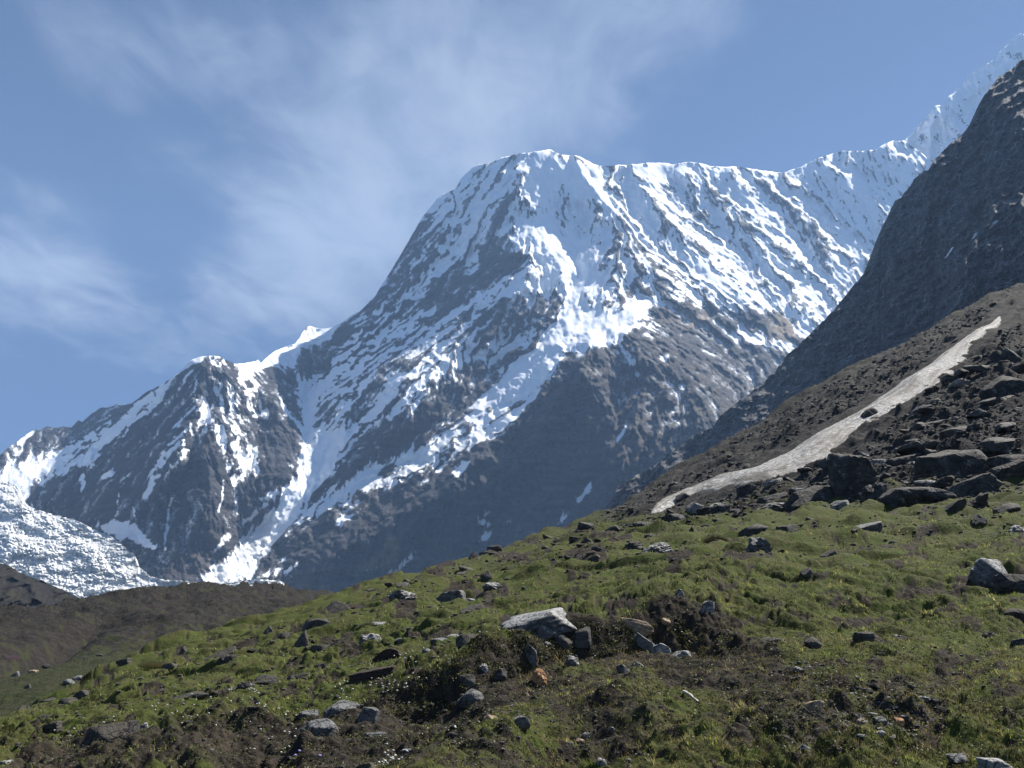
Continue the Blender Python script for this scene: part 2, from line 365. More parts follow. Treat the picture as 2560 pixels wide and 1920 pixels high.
FLOW = [(1370, 420, .05, 1), (1150, 450, -.5, .87), (1000, 700, -.52, .85), (850, 900, -.6, .8), (1050, 1000, -.68, .73), (700, 1250, -.6, .8), (1000, 1150, -.75, .65),
        (1300, 1000, -.65, .7), (1260, 520, -.4, .9), (1200, 600, -.5, .86), (1310, 720, -.5, .8), (1360, 600, .55, .83), (1300, 880, -.65, .6), (1440, 650, 0, 1), (1340, 520, .35, .93), (1540, 650, -.2, .97), (1520, 450, .35, .93), (1700, 500, .66, .75), (1900, 600, .75, .66),
        (2100, 520, .7, .7), (1600, 760, .85, .5), (1750, 700, .8, .6), (1700, 900, .7, .7), (1600, 1000, .4, .9), (1480, 1150, -.15, 1), (1650, 1200, -.6, .8), (1750, 1100, -.5, .85), (1200, 1250, -.55, .8), (1350, 1150, -.4, .9),
        (530, 920, 0, 1), (420, 1030, -.5, .85), (300, 1200, -.35, .9), (650, 1000, .4, .9), (540, 1180, -.1, 1), (710, 1080, .3, .95), (640, 1250, 0, 1), (150, 1120, -.6, .7), (100, 1300, .5, .8),
        (900, 1380, -.6, .75), (2300, 450, .7, .7), (0, 1200, -.5, .8), (400, 1350, -.1, 1), (760, 900, -.3, .95)]
fx = rbf([(a, b) for a, b, _, _ in FLOW], [c for _, _, c, _ in FLOW], GXX, GYY, 3e-3)
fy = np.maximum(rbf([(a, b) for a, b, _, _ in FLOW], [c for _, _, _, c in FLOW], GXX, GYY, 3e-3), 0.25)
fx = fx + fbm(GXX / 90, GYY / 90, 3, 60) * 0.35
fl = np.hypot(fx, fy); fx /= fl; fy /= fl
def band_noise(wl, seed): return pn(GXX / wl, GYY / wl, seed) + 0.5 * pn(GXX / wl * 2.1, GYY / wl * 2.1, seed + 1)
rib = lambda q: 1.0 - 2.0 * np.abs(np.clip(q, -2.2, 2.2)) / 1.6
def flow_of(Dc, r, hand):
    Db = boxblur(Dc, r); k = FPX / Db / GS
    dx_ = np.gradient(Db, axis=1) * k; dz_ = np.maximum(-np.gradient(Db, axis=0) * k, .15); m2 = 1 + dx_ ** 2 + dz_ ** 2
    u = 1.9 * dx_ * dz_ / m2; v = 1 - dz_ ** 2 / m2; l_ = np.hypot(u, v); u, v = u / l_ * (1 - hand) + fx * hand, v / l_ * (1 - hand) + fy * hand
    l_ = np.hypot(u, v) + 1e-6; return u / l_, v / l_
def warped(f, a, wl, seed): return gsamp(f, GXX + a * fbm(GXX / wl, GYY / wl, 4, seed, .6), GYY + a * fbm(GXX / wl + 31, GYY / wl, 4, seed + 5, .6))
Dw = D - 26 * fbm(GXX / 110, GYY / 110, 3, 440)
u_, v_ = flow_of(Dw, 5, .65); LA = warped(lic(band_noise(64, 70), u_, v_, 60), 30, 70, 400); Dw = Dw - 34 * rib(LA)
u_, v_ = flow_of(Dw, 4, .45); LB = warped(lic(band_noise(30, 74), u_, v_, 40), 12, 40, 410); Dw = Dw - 21 * rib(LB)
u_, v_ = flow_of(Dw, 2, .35); LC = warped(lic(band_noise(14, 78), u_, v_, 24), 5, 24, 420); Dw = Dw - 9 * rib(LC)
u_, v_ = flow_of(Dw, 1, .35); LD = lic(pn(GXX / 6.5, GYY / 6.5, 82), u_, v_, 14); Dw = Dw - 3.6 * rib(LD)
LF = lic(rng.standard_normal(GXX.shape), u_, v_, 7)
CR = ridged(GXX / 70 + wx / 60, GYY / 56 + wy / 60, 5, 430, .55) - 1.0
LE = lic(band_noise(16, 84), -fy * .92 + .12, fx * .92 + .3, 14)      # ledges across the fall line
ISO = fbm(GXX / 45, GYY / 45, 6, 90, 0.6)

def paint(polys, base=0.0, jitter=1.0):
    f = np.full(GXX.shape, float(base))
    jx = fbm(GXX / 40, GYY / 40, 5, 100) * 22 * jitter; jy = fbm(GXX / 40, GYY / 40 + 7, 5, 110) * 22 * jitter
    for val, soft, poly in polys:
        m = boxblur(inpoly(GXX + jx, GYY + jy, poly).astype(float), int(soft))
        f = f * (1 - m) + val * m
    return f
#SNOWDATA
SNOW = [
    (.62, 6, [(850, 820), (940, 730), (1090, 480), (1190, 390), (1370, 350), (1560, 390), (2000, 380), (2400, 280), (2500, 600), (2100, 860), (1980, 900), (1850, 850), (1700, 800), (1600, 760), (1450, 800), (1300, 880), (1100, 1000), (900, 1150), (770, 1200), (740, 900)]),
    (.42, 5, [(850, 820), (930, 700), (1010, 560), (1080, 480), (1160, 410), (1280, 370), (1300, 520), (1260, 600), (1340, 640), (1230, 730), (1100, 800), (950, 840), (880, 880)]),
    (.74, 5, [(1090, 500), (1160, 430), (1230, 380), (1300, 370), (1290, 430), (1280, 500), (1225, 600), (1160, 640), (1140, 560), (1100, 600), (1080, 560)]),
    (.72, 4, [(1170, 560), (1230, 560), (1200, 640), (1130, 720), (1070, 740), (1040, 730), (1100, 650)]),
    (.30, 3, [(1075, 520), (1100, 600), (1060, 700), (1000, 800), (960, 830), (900, 800), (970, 690), (1030, 580)]),
    (.03, 2, [(1295, 465), (1272, 520), (1243, 600), (1243, 640), (1305, 640), (1342, 652), (1270, 700), (1210, 740), (1185, 715), (1195, 640), (1235, 560), (1255, 500)]),
    (.08, 3, [(1145, 610), (1115, 690), (1060, 720), (1055, 780), (1140, 780), (1185, 740), (1190, 690), (1160, 660)]),
    (.992, 5, [(1285, 380), (1340, 360), (1500, 395), (1530, 520), (1600, 600), (1540, 640), (1560, 700), (1470, 740), (1410, 740), (1390, 700), (1340, 690), (1345, 640), (1300, 600), (1285, 540), (1310, 500)]),
    (.55, 3, [(1295, 490), (1340, 510), (1365, 540), (1340, 550), (1300, 530)]),
    (.72, 4, [(1390, 470), (1440, 500), (1470, 560), (1480, 600), (1440, 590), (1400, 560)]),
    (.40, 4, [(1480, 500), (1560, 560), (1620, 620), (1560, 620), (1500, 560)]),
    (.93, 4, [(1345, 650), (1250, 710), (1190, 770), (1330, 745), (1400, 735), (1400, 700)]),
    (.22, 4, [(1190, 775), (1260, 752), (1340, 740), (1410, 735), (1400, 765), (1350, 830), (1280, 870), (1190, 850)]),
    (.62, 5, [(1190, 850), (1330, 865), (1290, 900), (1190, 960), (1050, 1030), (900, 1100), (980, 960), (1080, 860)]),
    (.04, 4, [(1150, 925), (1240, 895), (1345, 858), (1330, 900), (1240, 960), (1150, 1045), (1060, 1075), (1040, 1040), (1090, 980)]),
    (.80, 6, [(1560, 400), (2000, 390), (2300, 330), (2360, 620), (2050, 850), (1900, 800), (1700, 700), (1580, 600), (1530, 520)]),
    (.62, 5, [(1690, 450), (1780, 440), (1840, 520), (1900, 560), (1870, 640), (1760, 570)]),
    (.62, 4, [(1640, 540), (1720, 560), (1800, 640), (1740, 640), (1660, 600)]),
    (.62, 5, [(1910, 440), (1990, 480), (2080, 560), (2100, 640), (2000, 620), (1940, 540)]),
    (.95, 3, [(1560, 440), (1620, 500), (1640, 560), (1590, 540)]), (.97, 3, [(1700, 590), (1745, 640), (1790, 680), (1840, 730), (1850, 750), (1790, 720), (1730, 660)]),
    (.95, 4, [(1540, 405), (1760, 400), (1770, 430), (1640, 450), (1570, 430)]),
    (.92, 4, [(2050, 420), (2140, 440), (2150, 520), (2200, 600), (2120, 570), (2080, 500)]),
    (.92, 3, [(2140, 445), (2230, 450), (2270, 470), (2230, 480), (2140, 475)]),
    (.50, 5, [(1500, 600), (1600, 600), (1750, 760), (1840, 800), (1700, 800), (1560, 740), (1500, 650)]),
    (.55, 5, [(1620, 720), (1700, 760), (1900, 800), (2000, 830), (1980, 880), (1900, 900), (1750, 870), (1640, 840), (1600, 790)]),
    (.99, 2, [(1455, 730), (1470, 770), (1520, 745), (1560, 735), (1640, 745), (1640, 765), (1590, 820), (1540, 865), (1420, 880), (1390, 930), (1340, 990), (1290, 1010), (1200, 1040), (1160, 1040), (1220, 965), (1280, 905), (1330, 870), (1390, 810), (1400, 750), (1420, 720)]),
    (.10, 2, [(1505, 760), (1550, 735), (1600, 700), (1600, 740), (1550, 765), (1515, 772)]),
    (.25, 3, [(1320, 760), (1400, 735), (1412, 760), (1380, 790), (1330, 790)]),
    (.07, 3, [(1640, 775), (1700, 755), (1800, 770), (1990, 790), (2010, 870), (1950, 960), (1900, 1000), (1700, 1100), (1500, 980), (1430, 890), (1520, 880), (1600, 830)]),
    (.45, 3, [(1540, 870), (1620, 810), (1650, 800), (1610, 870), (1560, 900)]),
    (.90, 2, [(1835, 815), (1900, 835), (1995, 865), (1975, 878), (1880, 858), (1825, 836)]),
    (.72, 3, [(1290, 1010), (1320, 1020), (1290, 1060), (1220, 1100), (1140, 1130), (1050, 1180), (960, 1220), (880, 1262), (800, 1290), (700, 1345), (600, 1400), (690, 1310), (830, 1220), (950, 1150), (1060, 1110), (1110, 1060), (1190, 1020)]),
    (1.0, 2, [(820, 1260), (900, 1175), (960, 1165), (1020, 1110), (1035, 1115), (1030, 1150), (960, 1200), (880, 1250)]),
    (.03, 2, [(950, 1170), (1005, 1150), (1010, 1175), (960, 1200)]), (.03, 2, [(870, 1245), (905, 1210), (905, 1240), (880, 1250)]),
    (.60, 5, [(740, 930), (800, 890), (880, 850), (1000, 870), (1060, 900), (960, 1010), (860, 1130), (790, 1120), (760, 1040)]),
    (1.0, 2, [(745, 960), (780, 975), (790, 1060), (765, 1120), (760, 1110), (757, 1050)]),
    (1.0, 2, [(758, 1110), (772, 1120), (800, 1080), (860, 1060), (920, 1000), (960, 960), (1000, 930), (960, 1010), (900, 1100), (850, 1140), (840, 1170), (800, 1210), (730, 1300), (650, 1385), (640, 1430), (600, 1460), (488, 1456), (600, 1355), (690, 1270), (715, 1210), (752, 1180)]),
    (.06, 4, [(880, 1100), (960, 1040), (1100, 1050), (1080, 1090), (1000, 1130), (900, 1165), (845, 1205), (835, 1190)]),
    (.10, 3, [(860, 1060), (900, 1000), (950, 930), (1000, 890), (940, 1000), (890, 1080)]),
    (.05, 4, [(700, 900), (760, 880), (870, 810), (880, 860), (830, 900), (780, 940), (740, 930)]),
    (.35, 4, [(448, 930), (500, 880), (560, 880), (650, 930), (730, 1000), (750, 1060), (700, 1060), (650, 1040), (640, 1130), (590, 1200), (560, 1130), (520, 1080), (430, 1150), (400, 1200), (330, 1200), (450, 1020)]),
    (.08, 4, [(440, 940), (470, 925), (470, 990), (420, 1060), (340, 1130), (280, 1190), (230, 1180), (300, 1090), (380, 1010)]),
    (.10, 3, [(470, 915), (560, 920), (590, 960), (500, 950)]), (.85, 1, [(462, 915), (500, 885), (560, 885), (560, 896), (505, 900), (470, 925)]),
    (.80, 2, [(480, 990), (500, 1000), (530, 1055), (520, 1060), (490, 1010)]), (.75, 3, [(560, 1070), (585, 1080), (570, 1110), (545, 1100)]), (.7, 3, [(620, 1110), (650, 1130), (655, 1165), (600, 1190), (590, 1240), (570, 1210), (600, 1130)]),
    (.03, 4, [(300, 1250), (560, 1220), (620, 1300), (560, 1400), (470, 1450), (320, 1450), (250, 1320), (80, 1260), (80, 1220), (220, 1180)]),
    (1.0, 2, [(405, 958), (340, 1005), (270, 1060), (210, 1125), (190, 1160), (205, 1168), (235, 1170), (245, 1130), (300, 1090), (330, 1050), (380, 1010), (430, 950)]),
    (1.0, 2, [(580, 903), (620, 895), (700, 860), (740, 840), (775, 800), (870, 780), (866, 808), (830, 840), (750, 880), (730, 925), (690, 910), (660, 925), (610, 940), (595, 925)]),
    (.42, 3, [(-100, 1260), (0, 1160), (90, 1130), (170, 1110), (250, 1030), (300, 1035), (240, 1090), (200, 1130), (110, 1180), (60, 1260), (-100, 1350)]),
    (.97, 3, [(-100, 1200), (0, 1165), (150, 1125), (205, 1100), (180, 1160), (80, 1215), (62, 1262), (90, 1290), (-100, 1320)]),
    (.15, 2, [(0, 1145), (40, 1105), (90, 1085), (170, 1070), (190, 1075), (150, 1110), (90, 1125), (0, 1160)]), (.95, 1, [(25, 1110), (60, 1085), (92, 1070), (80, 1088), (60, 1105)]),
    (.06, 2, [(240, 1025), (330, 1005), (310, 1030), (250, 1070), (200, 1095), (215, 1060)]),
    (1.0, 1, [(242, 1312), (285, 1300), (330, 1308), (356, 1335), (395, 1365), (400, 1372), (370, 1375), (330, 1345), (290, 1345), (260, 1330)]),
    (.9, 1, [(256, 1188), (280, 1170), (288, 1178), (276, 1200), (262, 1195)]), (.9, 1, [(200, 1195), (220, 1185), (212, 1208), (202, 1232), (199, 1212)]), (.85, 1, [(226, 1198), (250, 1186), (240, 1196)]),
    (.9, 1, [(550, 1345), (580, 1330), (590, 1340), (560, 1360), (535, 1378)]), (.9, 1, [(635, 1250), (690, 1225), (705, 1235), (660, 1255)]), (.85, 1, [(610, 1300), (680, 1240), (690, 1245), (640, 1290), (600, 1315)]),
    (.8, 1, [(715, 1160), (740, 1160), (738, 1166), (718, 1166)]), (.9, 1, [(1196, 1300), (1212, 1270), (1222, 1268), (1220, 1285), (1200, 1308)]), (.85, 1, [(1208, 1306), (1216, 1304), (1219, 1312)]), (.9, 1, [(1253, 1318), (1272, 1294), (1276, 1298), (1260, 1318)]),
    (.95, 1, [(1440, 1250), (1450, 1240), (1484, 1198), (1478, 1222), (1458, 1246), (1443, 1256)]), (.95, 1, [(1397, 1312), (1414, 1275), (1410, 1292), (1427, 1280), (1412, 1300)]), (.95, 1, [(1545, 1100), (1570, 1055), (1566, 1080), (1548, 1104)]),
    (.9, 1, [(1525, 1170), (1538, 1155), (1538, 1163), (1528, 1172)]), (.9, 1, [(1133, 1165), (1190, 1140), (1160, 1180), (1142, 1192), (1133, 1186)]), (.8, 1, [(1080, 1180), (1110, 1165), (1085, 1188)]), (.9, 1, [(1050, 1210), (1078, 1196), (1060, 1208)]),
    (.9, 1, [(840, 1310), (905, 1265), (890, 1285), (850, 1315)]), (.85, 1, [(915, 1428), (942, 1412), (940, 1420), (920, 1431)]), (.9, 1, [(970, 1437), (1000, 1410), (1040, 1383), (1030, 1400), (1000, 1425)]), (.6, 1, [(630, 1445), (690, 1420), (760, 1405), (720, 1430), (690, 1445)]),
    (.8, 1, [(700, 1400), (740, 1388), (718, 1404)]), (.85, 1, [(1588, 940), (1600, 935), (1598, 945)]), (.9, 1, [(1640, 895), (1672, 885), (1680, 895), (1660, 905)]), (.9, 1, [(1562, 905), (1595, 895), (1600, 905), (1580, 912)]),
    (.9, 1, [(1180, 1340), (1230, 1330), (1215, 1350)]), (.9, 1, [(960, 1362), (975, 1356), (978, 1366)]),
    (.85, 0, [(294, 1270), (297, 1228), (299, 1228), (298, 1260), (288, 1290), (285, 1290)]), (.85, 0, [(336, 1310), (334, 1270), (337, 1268), (339, 1312)]), (.85, 0, [(407, 1380), (411, 1330), (430, 1245), (434, 1245), (418, 1320), (411, 1380)]), (.85, 0, [(545, 1280), (552, 1255), (558, 1200), (561, 1200), (556, 1255), (548, 1283)]),
    (.85, 0, [(594, 1285), (592, 1240), (595, 1240), (597, 1285)]), (.8, 0, [(200, 1235), (201, 1205), (204, 1205), (203, 1235)]), (.7, 1, [(355, 1230), (395, 1190), (440, 1150), (400, 1200), (360, 1245)]), (.8, 1, [(300, 1210), (345, 1165), (350, 1168), (305, 1212)]), (.6, 1, [(400, 1200), (450, 1140), (490, 1060), (470, 1130), (420, 1195)]),
]
cov = paint(SNOW, 0.01, 0.32)
TURF = [(.75, 12, [(1450, 900), (1620, 860), (1900, 920), (2000, 950), (1950, 1100), (1700, 1250), (1500, 1320), (1450, 1200), (1420, 1050)]), (.5, 10, [(1200, 1080), (1420, 930), (1440, 1250), (1300, 1400), (1200, 1300)]),
        (.6, 8, [(1050, 1350), (1250, 1300), (1480, 1310), (1400, 1350), (1100, 1390)]), (.5, 6, [(430, 1300), (560, 1290), (570, 1400), (430, 1420)]), (.35, 8, [(200, 1230), (330, 1230), (330, 1300), (200, 1290)]), (.6, 4, [(800, 1440), (900, 1390), (990, 1340), (1060, 1400), (960, 1460)]), (.4, 5, [(740, 1150), (840, 1280), (1080, 1180), (1040, 1260), (860, 1340)])]
turf = paint(TURF, 0.04, 1.5) * sstep(fbm(GXX / 30, GYY / 20, 5, 131, .65), -.15, .35)
PALE = [(.85, 3, [(1690, 775), (1765, 780), (1772, 815), (1752, 830), (1700, 805)]), (.6, 3, [(1935, 785), (1985, 785), (1990, 835), (1960, 850), (1928, 830)]), (.35, 4, [(1640, 790), (1690, 780), (1690, 810), (1650, 800)]), (.8, 3, [(870, 1440), (930, 1400), (985, 1340), (1000, 1345), (985, 1400), (965, 1430), (920, 1420)])]
pale = paint(PALE, 0.0, 0.8)
DIRT = [(.6, 5, [(600, 1290), (720, 1270), (660, 1400), (600, 1460), (480, 1460)]), (.5, 5, [(820, 1260), (960, 1165), (1200, 1080), (1280, 1080), (1040, 1200), (760, 1340)])]
dirty = paint(DIRT, 0.0, 1.0)
# glacier tongues are broken into seracs
ser = boxblur(inpoly(GXX, GYY, [(1230, 960), (1300, 900), (1400, 850), (1540, 830), (1560, 870), (1420, 890), (1330, 1000), (1230, 1030)]).astype(float), 6) \
    + boxblur(inpoly(GXX, GYY, [(760, 1300), (800, 1190), (870, 1130), (900, 1120), (860, 1180), (800, 1270)]).astype(float), 4) \
    + boxblur(inpoly(GXX, GYY, [(230, 1180), (230, 1130), (330, 1050), (400, 1000), (330, 1070), (250, 1130)]).astype(float), 3) \
    + boxblur(inpoly(GXX, GYY, [(640, 920), (740, 870), (860, 820), (850, 840), (740, 890), (720, 930)]).astype(float), 3)
full = sstep(boxblur(cov, 2), 0.82, 0.97)            # deep snow lies smooth
relief = 32 * rib(LA) + 20 * rib(LB) + 10 * rib(LC) + 5.0 * rib(LD) + 2.0 * LF + 6 * LE + 10 * ISO + 7 * CR
smooth_relief = 9 * LA + 6 * rib(LB) + 2.6 * rib(LC) + 0.8 * LD + 5 * ISO
lowr = sstep(GYY - .35 * (GXX - 1400), 850, 1200) * 0.5
disp = relief * (1 - full) * (1 - lowr) + smooth_relief * full + ser * (13 * ridged(GXX / 24, GYY / 13, 4, 140) - 10)
D2 = D - disp
# what clings: gullies, ledges and gentle ground
Dz = -np.gradient(boxblur(D2, 1), axis=0); Dx = np.gradient(boxblur(D2, 1), axis=1)
def hi(f, rr_): q_ = boxblur(f, rr_) - f; return q_ / q_.std()
Dzs = boxblur(Dz, 1)
score = .26 * hi(relief, 26) + .34 * hi(relief, 10) + .50 * hi(relief, 4) + .36 * hi(relief, 1) - .22 * hi(Dzs, 6) + .26 * LE + .26 * LF + .36 * fbm(GXX / 12, GYY / 12, 4, 150, .7) + .42 * fbm(GXX / 4.5, GYY / 4, 2, 158, .7) + .22 * LE + .45 * fbm(GXX / 60, GYY / 60, 5, 155, .6)
sc = rank01(score)
snow = np.clip(.5 + (sc + cov - 1.0) * 2.2, -.2, 1.2)
snow = np.where(cov > 0.985, 1.4, snow); snow = np.where(cov < 0.015, -.4, snow)

def ray_sheet(name, sk, bottom, nu, nv, x0, x1, Dfun, mat, attrs, seed, amp=2.2, back=(0.35, 14), vpow=1.0, f=0.03):
    px = np.linspace(x0, x1, nu); top = skyline(px, sk, seed, amp, f)
    v = np.linspace(0, 1, nv) ** vpow
    bot = np.interp(px, bottom[:, 0], bottom[:, 1])
    PY = top[None, :] + v[:, None] * np.maximum(bot - top, 4)[None, :]; PX = np.tile(px, (nv, 1))
    DD = Dfun(PX, PY)
    V = P3(PX, PY, DD)
    # the far side of the crest falls away behind it
    nb = back[1]; k = np.linspace(1, 0, nb + 1)[:-1]
    crest = V[0]; hgt = np.maximum(crest[:, 2] - crest[:, 2].min(), 0) * 0 + np.linalg.norm(crest, axis=1) * back[0]
    B = np.zeros((nb, nu, 3)); jag = fbm(px[None, :] / 30 + 0 * k[:, None], k[:, None] * 8, 4, seed + 5)
    B[..., 0] = crest[None, :, 0] * (1 + 0.0 * k[:, None]); B[..., 1] = crest[None, :, 1] + hgt[None, :] * (k[:, None] ** 1.3)
    B[..., 2] = crest[None, :, 2] - hgt[None, :] * (0.05 * k + 0.9 * k * k)[:, None] - np.abs(jag) * hgt[None, :] * 0.08 * (k * (1))[:, None]
    Vall = np.concatenate([B, V], 0)
    A = {}
    for an, fn in attrs.items():
        a = fn(PX, PY) if callable(fn) else np.full(PX.shape, float(fn))
        A[an] = np.concatenate([np.tile(a[:1], (nb, 1)), a], 0).ravel()
    return mesh_np(name, Vall, grid_faces(nv + nb, nu), mat, A), (PX, PY, DD)
gs = lambda f: (lambda X, Y: gsamp(f, X, Y))
bot_main = np.array([(-400, 1640), (2700, 1560)], float)
mtn, _ = ray_sheet('mountain', sk, bot_main, 1060, 470, -150, 2480, gs(D2), M_MTN, {'snow': gs(snow), 'turf': gs(turf), 'pale': gs(pale), 'dirty': gs(dirty)}, 3, 2.6)
tag(mtn, kind='structure')

# ------------------------------------------------------------------ icefall glacier at the left foot
sk_ice = np.array([(-400, 1110), (0, 1200), (24, 1206), (44, 1218), (54, 1246), (75, 1268), (130, 1286), (190, 1300), (240, 1326), (280, 1342), (310, 1368), (335, 1385), (345, 1415), (375, 1440), (410, 1450), (470, 1453), (520, 1462), (640, 1448), (700, 1452), (760, 1490)], float)
def worley(x, y, seed):
    p, gx, gy = perm(seed); xi = np.floor(x).astype(np.int64); yi = np.floor(y).astype(np.int64)
    f1 = np.full(x.shape, 9.0); f2 = f1.copy(); idv = np.zeros(x.shape)
    for a in (-1, 0, 1):
        for b in (-1, 0, 1):
            h = p[p[(xi + a) & 511] + ((yi + b) & 511)]; cxw = xi + a + .5 + .48 * gx[h]; cyw = yi + b + .5 + .48 * gy[h]
            d = np.hypot(x - cxw, y - cyw); m = d < f1; f2 = np.where(m, f1, np.minimum(f2, d)); idv = np.where(m, h / 512.0, idv); f1 = np.where(m, d, f1)
    return f1, f2, idv
def d_ice(X, Y):
    g = gsamp(boxblur(D, 10), X, Y); base = np.interp(Y, [1100, 1180, 1260, 1350, 1450, 1500, 1640], [5300, 4850, 4400, 4050, 3750, 3600, 3200]) + np.clip(X - 330, 0, 400) * 0.0
    wx_ = X + 14 * fbm(X / 30, Y / 20, 3, 160); wy_ = Y + 9 * fbm(X / 34, Y / 22, 3, 165)
    wx_ = wx_ + 30 * fbm(X / 80, Y / 50, 3, 161); wy_ = wy_ + 26 * fbm(X / 90, Y / 60, 3, 166)
    f1, f2, c1 = worley(wx_ / 26, wy_ / 15, 171); g1, g2, c2 = worley(wx_ / 8 + wy_ / 20, wy_ / 6, 172)
    return base - 20 * c1 * sstep(f2 - f1, 0, .25) - 10 * c2 * sstep(g2 - g1, 0, .3) - 60 * fbm(X / 100, Y / 40, 4, 173) - 9 * fbm(X / 6, Y / 5, 3, 174) - 16
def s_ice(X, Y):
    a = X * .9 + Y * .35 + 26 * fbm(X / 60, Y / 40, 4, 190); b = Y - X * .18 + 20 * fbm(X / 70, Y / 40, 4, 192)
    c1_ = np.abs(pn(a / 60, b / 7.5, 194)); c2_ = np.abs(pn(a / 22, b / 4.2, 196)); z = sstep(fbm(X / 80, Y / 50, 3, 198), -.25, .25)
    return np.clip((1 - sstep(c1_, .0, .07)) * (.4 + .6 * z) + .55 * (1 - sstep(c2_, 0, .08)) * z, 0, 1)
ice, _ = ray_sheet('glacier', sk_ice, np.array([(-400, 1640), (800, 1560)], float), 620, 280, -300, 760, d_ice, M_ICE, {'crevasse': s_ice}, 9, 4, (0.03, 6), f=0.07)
tag(ice, kind='structure')

# ------------------------------------------------------------------ far snow ridge at upper right
sk_far = np.array([(2150, 480), (2240, 400), (2262, 350), (2275, 338), (2300, 310), (2322, 288), (2335, 266), (2348, 262), (2360, 264), (2372, 240), (2390, 226), (2405, 215), (2412, 205), (2425, 188), (2436, 176), (2445, 170), (2470, 158), (2490, 145), (2500, 128), (2520, 110), (2540, 90), (2552, 82), (2565, 90), (2600, 60), (2800, -60)], float)
def fan(X, Y): return 7700 + (1050 - Y) * 1.5 - (X - 2300) * 1.2
def d_far(X, Y):
    return fan(X, Y) - 150 * np.clip(1 - np.abs((X - 2330) - (Y - 270) * 1.1) / 110, 0, 1) - 90 * ridged(X / 80 + Y / 200, Y / 130 - X / 260, 6, 200, .55) - 30 * ridged(X / 22 - Y / 60, Y / 40, 4, 207)
def s_far(X, Y):
    n = fbm(X / 26 - Y / 60, Y / 30, 6, 210, 0.6) + 0.35 * fbm(X / 6, Y / 5, 3, 215)
    edge = Y - np.interp(X, sk_far[:, 0], sk_far[:, 1])
    return sstep(n + 0.42 + 0.5 * np.exp(-(edge / 9) ** 2) + 0.35 * sstep(X - Y * 0.9, 2180, 2260) * 0, -0.1, 0.1)
far, _ = ray_sheet('hills', sk_far, np.array([(2100, 1000), (2900, 1000)], float), 260, 300, 2150, 2800, d_far, M_MTN, {'snow': s_far, 'turf': 0, 'pale': lambda X, Y: 0.25 * sstep(fbm(X / 50, Y / 50, 3, 220), 0, .3), 'dirty': 0}, 12, 3, (0.2, 10))
tag(far, kind='structure')

# ------------------------------------------------------------------ dark valley wall on the right
sk_wall = np.array([(1380, 1345), (1470, 1300), (1500, 1280), (1520, 1262), (1535, 1238), (1545, 1215), (1580, 1195), (1640, 1160), (1700, 1115), (1740, 1085), (1780, 1070), (1800, 1040), (1850, 1000), (1905, 960), (1940, 925), (1970, 885), (2000, 860), (2030, 830), (2060, 800), (2090, 768),
                    (2120, 730), (2150, 695), (2175, 665), (2190, 640), (2196, 630), (2198, 608), (2200, 590), (2212, 572), (2210, 560), (2222, 540), (2238, 520), (2226, 515), (2236, 500), (2252, 498), (2262, 480), (2280, 458), (2290, 440), (2305, 432), (2312, 428), (2330, 420), (2336, 398),
                    (2350, 385), (2365, 370), (2378, 356), (2400, 340), (2420, 318), (2438, 300), (2446, 285), (2452, 262), (2462, 235), (2480, 215), (2500, 190), (2530, 172), (2545, 158), (2560, 146), (2620, 90), (2800, -60)], float)
WC = [(1380, 1360, 2500), (1480, 1290, 2380), (1740, 1085, 2250), (1980, 880, 2150), (2200, 600, 2100), (2560, 150, 2050), (2800, -60, 2050), (1700, 1250, 1950), (2000, 1050, 1750), (2560, 710, 1250), (2400, 1100, 1250), (2800, 600, 1050), (2560, 1400, 1050), (1500, 1500, 1800)]
def d_wall(X, Y):
    d = rbf([(a, b) for a, b, _ in WC], [c for _, _, c in WC], X, Y, 1e-4)
    U = X * 0.80 + Y * 0.60; Vv = -X * 0.60 + Y * 0.80
    n = ridged(U / 260 + fbm(X / 200, Y / 200, 3, 230) * .4, Vv / 520, 6, 240, 0.52) * 55 + 22 * fbm(X / 30, Y / 40, 5, 250, .6) + 16 * ridged(X / 45 + Y / 90, Y / 30, 4, 255) + 7 * ridged(X / 14 + Y / 26, Y / 17, 3, 258)
    kn = 60 * np.clip(1 - np.hypot(X - 1540, (Y - 1235)) / 70, 0, 1)
    return d - n - kn
def s_wall(X, Y):
    r = np.zeros(X.shape)
    for poly in ([(2426, 602), (2440, 580), (2462, 575), (2440, 590)], [(2470, 570), (2490, 550), (2496, 552), (2478, 572)], [(2362, 645), (2380, 618), (2384, 618), (2370, 640)]):
        r = np.maximum(r, inpoly(X, Y, poly).astype(float))
    return r
wall, _ = ray_sheet('terrain', sk_wall, np.array([(1300, 1520), (2900, 1400)], float), 560, 480, 1380, 2800, d_wall, M_WALL, {'snow': s_wall, 'turf': lambda X, Y: 0.55 * sstep(Y - (X - 1400) * .1, 1000, 1180) * sstep(fbm(X / 60, Y / 60, 4, 260), -.1, .3) + .25 * sstep(fbm(X / 80, Y / 50, 5, 265), .1, .4), 'pale': 0, 'dirty': 0}, 15, 5.5, f=0.05)
tag(wall, kind='structure')

# ------------------------------------------------------------------ valley side sheets drawn as bands between contour lines
def band_depth(K):
    """K: list of contour polylines [(px, py, D)...] from the bottom up; 1/D runs evenly between them"""
    def fn(X, Y):
        pys = [np.interp(X, [q[0] for q in k], [q[1] for q in k]) for k in K]
        inv = [np.interp(X, [q[0] for q in k], [1.0 / q[2] for q in k]) for k in K]
        r = inv[0] + (Y - pys[0]) / np.minimum(pys[1] - pys[0], -1) * (inv[1] - inv[0])
        for i in range(1, len(K) - 1):
            t = (Y - pys[i]) / np.minimum(pys[i + 1] - pys[i], -1)
            r = np.where(Y < pys[i], inv[i] + np.clip(t, 0, 1.05) * (inv[i + 1] - inv[i]), r)
        return 1.0 / np.maximum(r, 1e-4)
    return fn

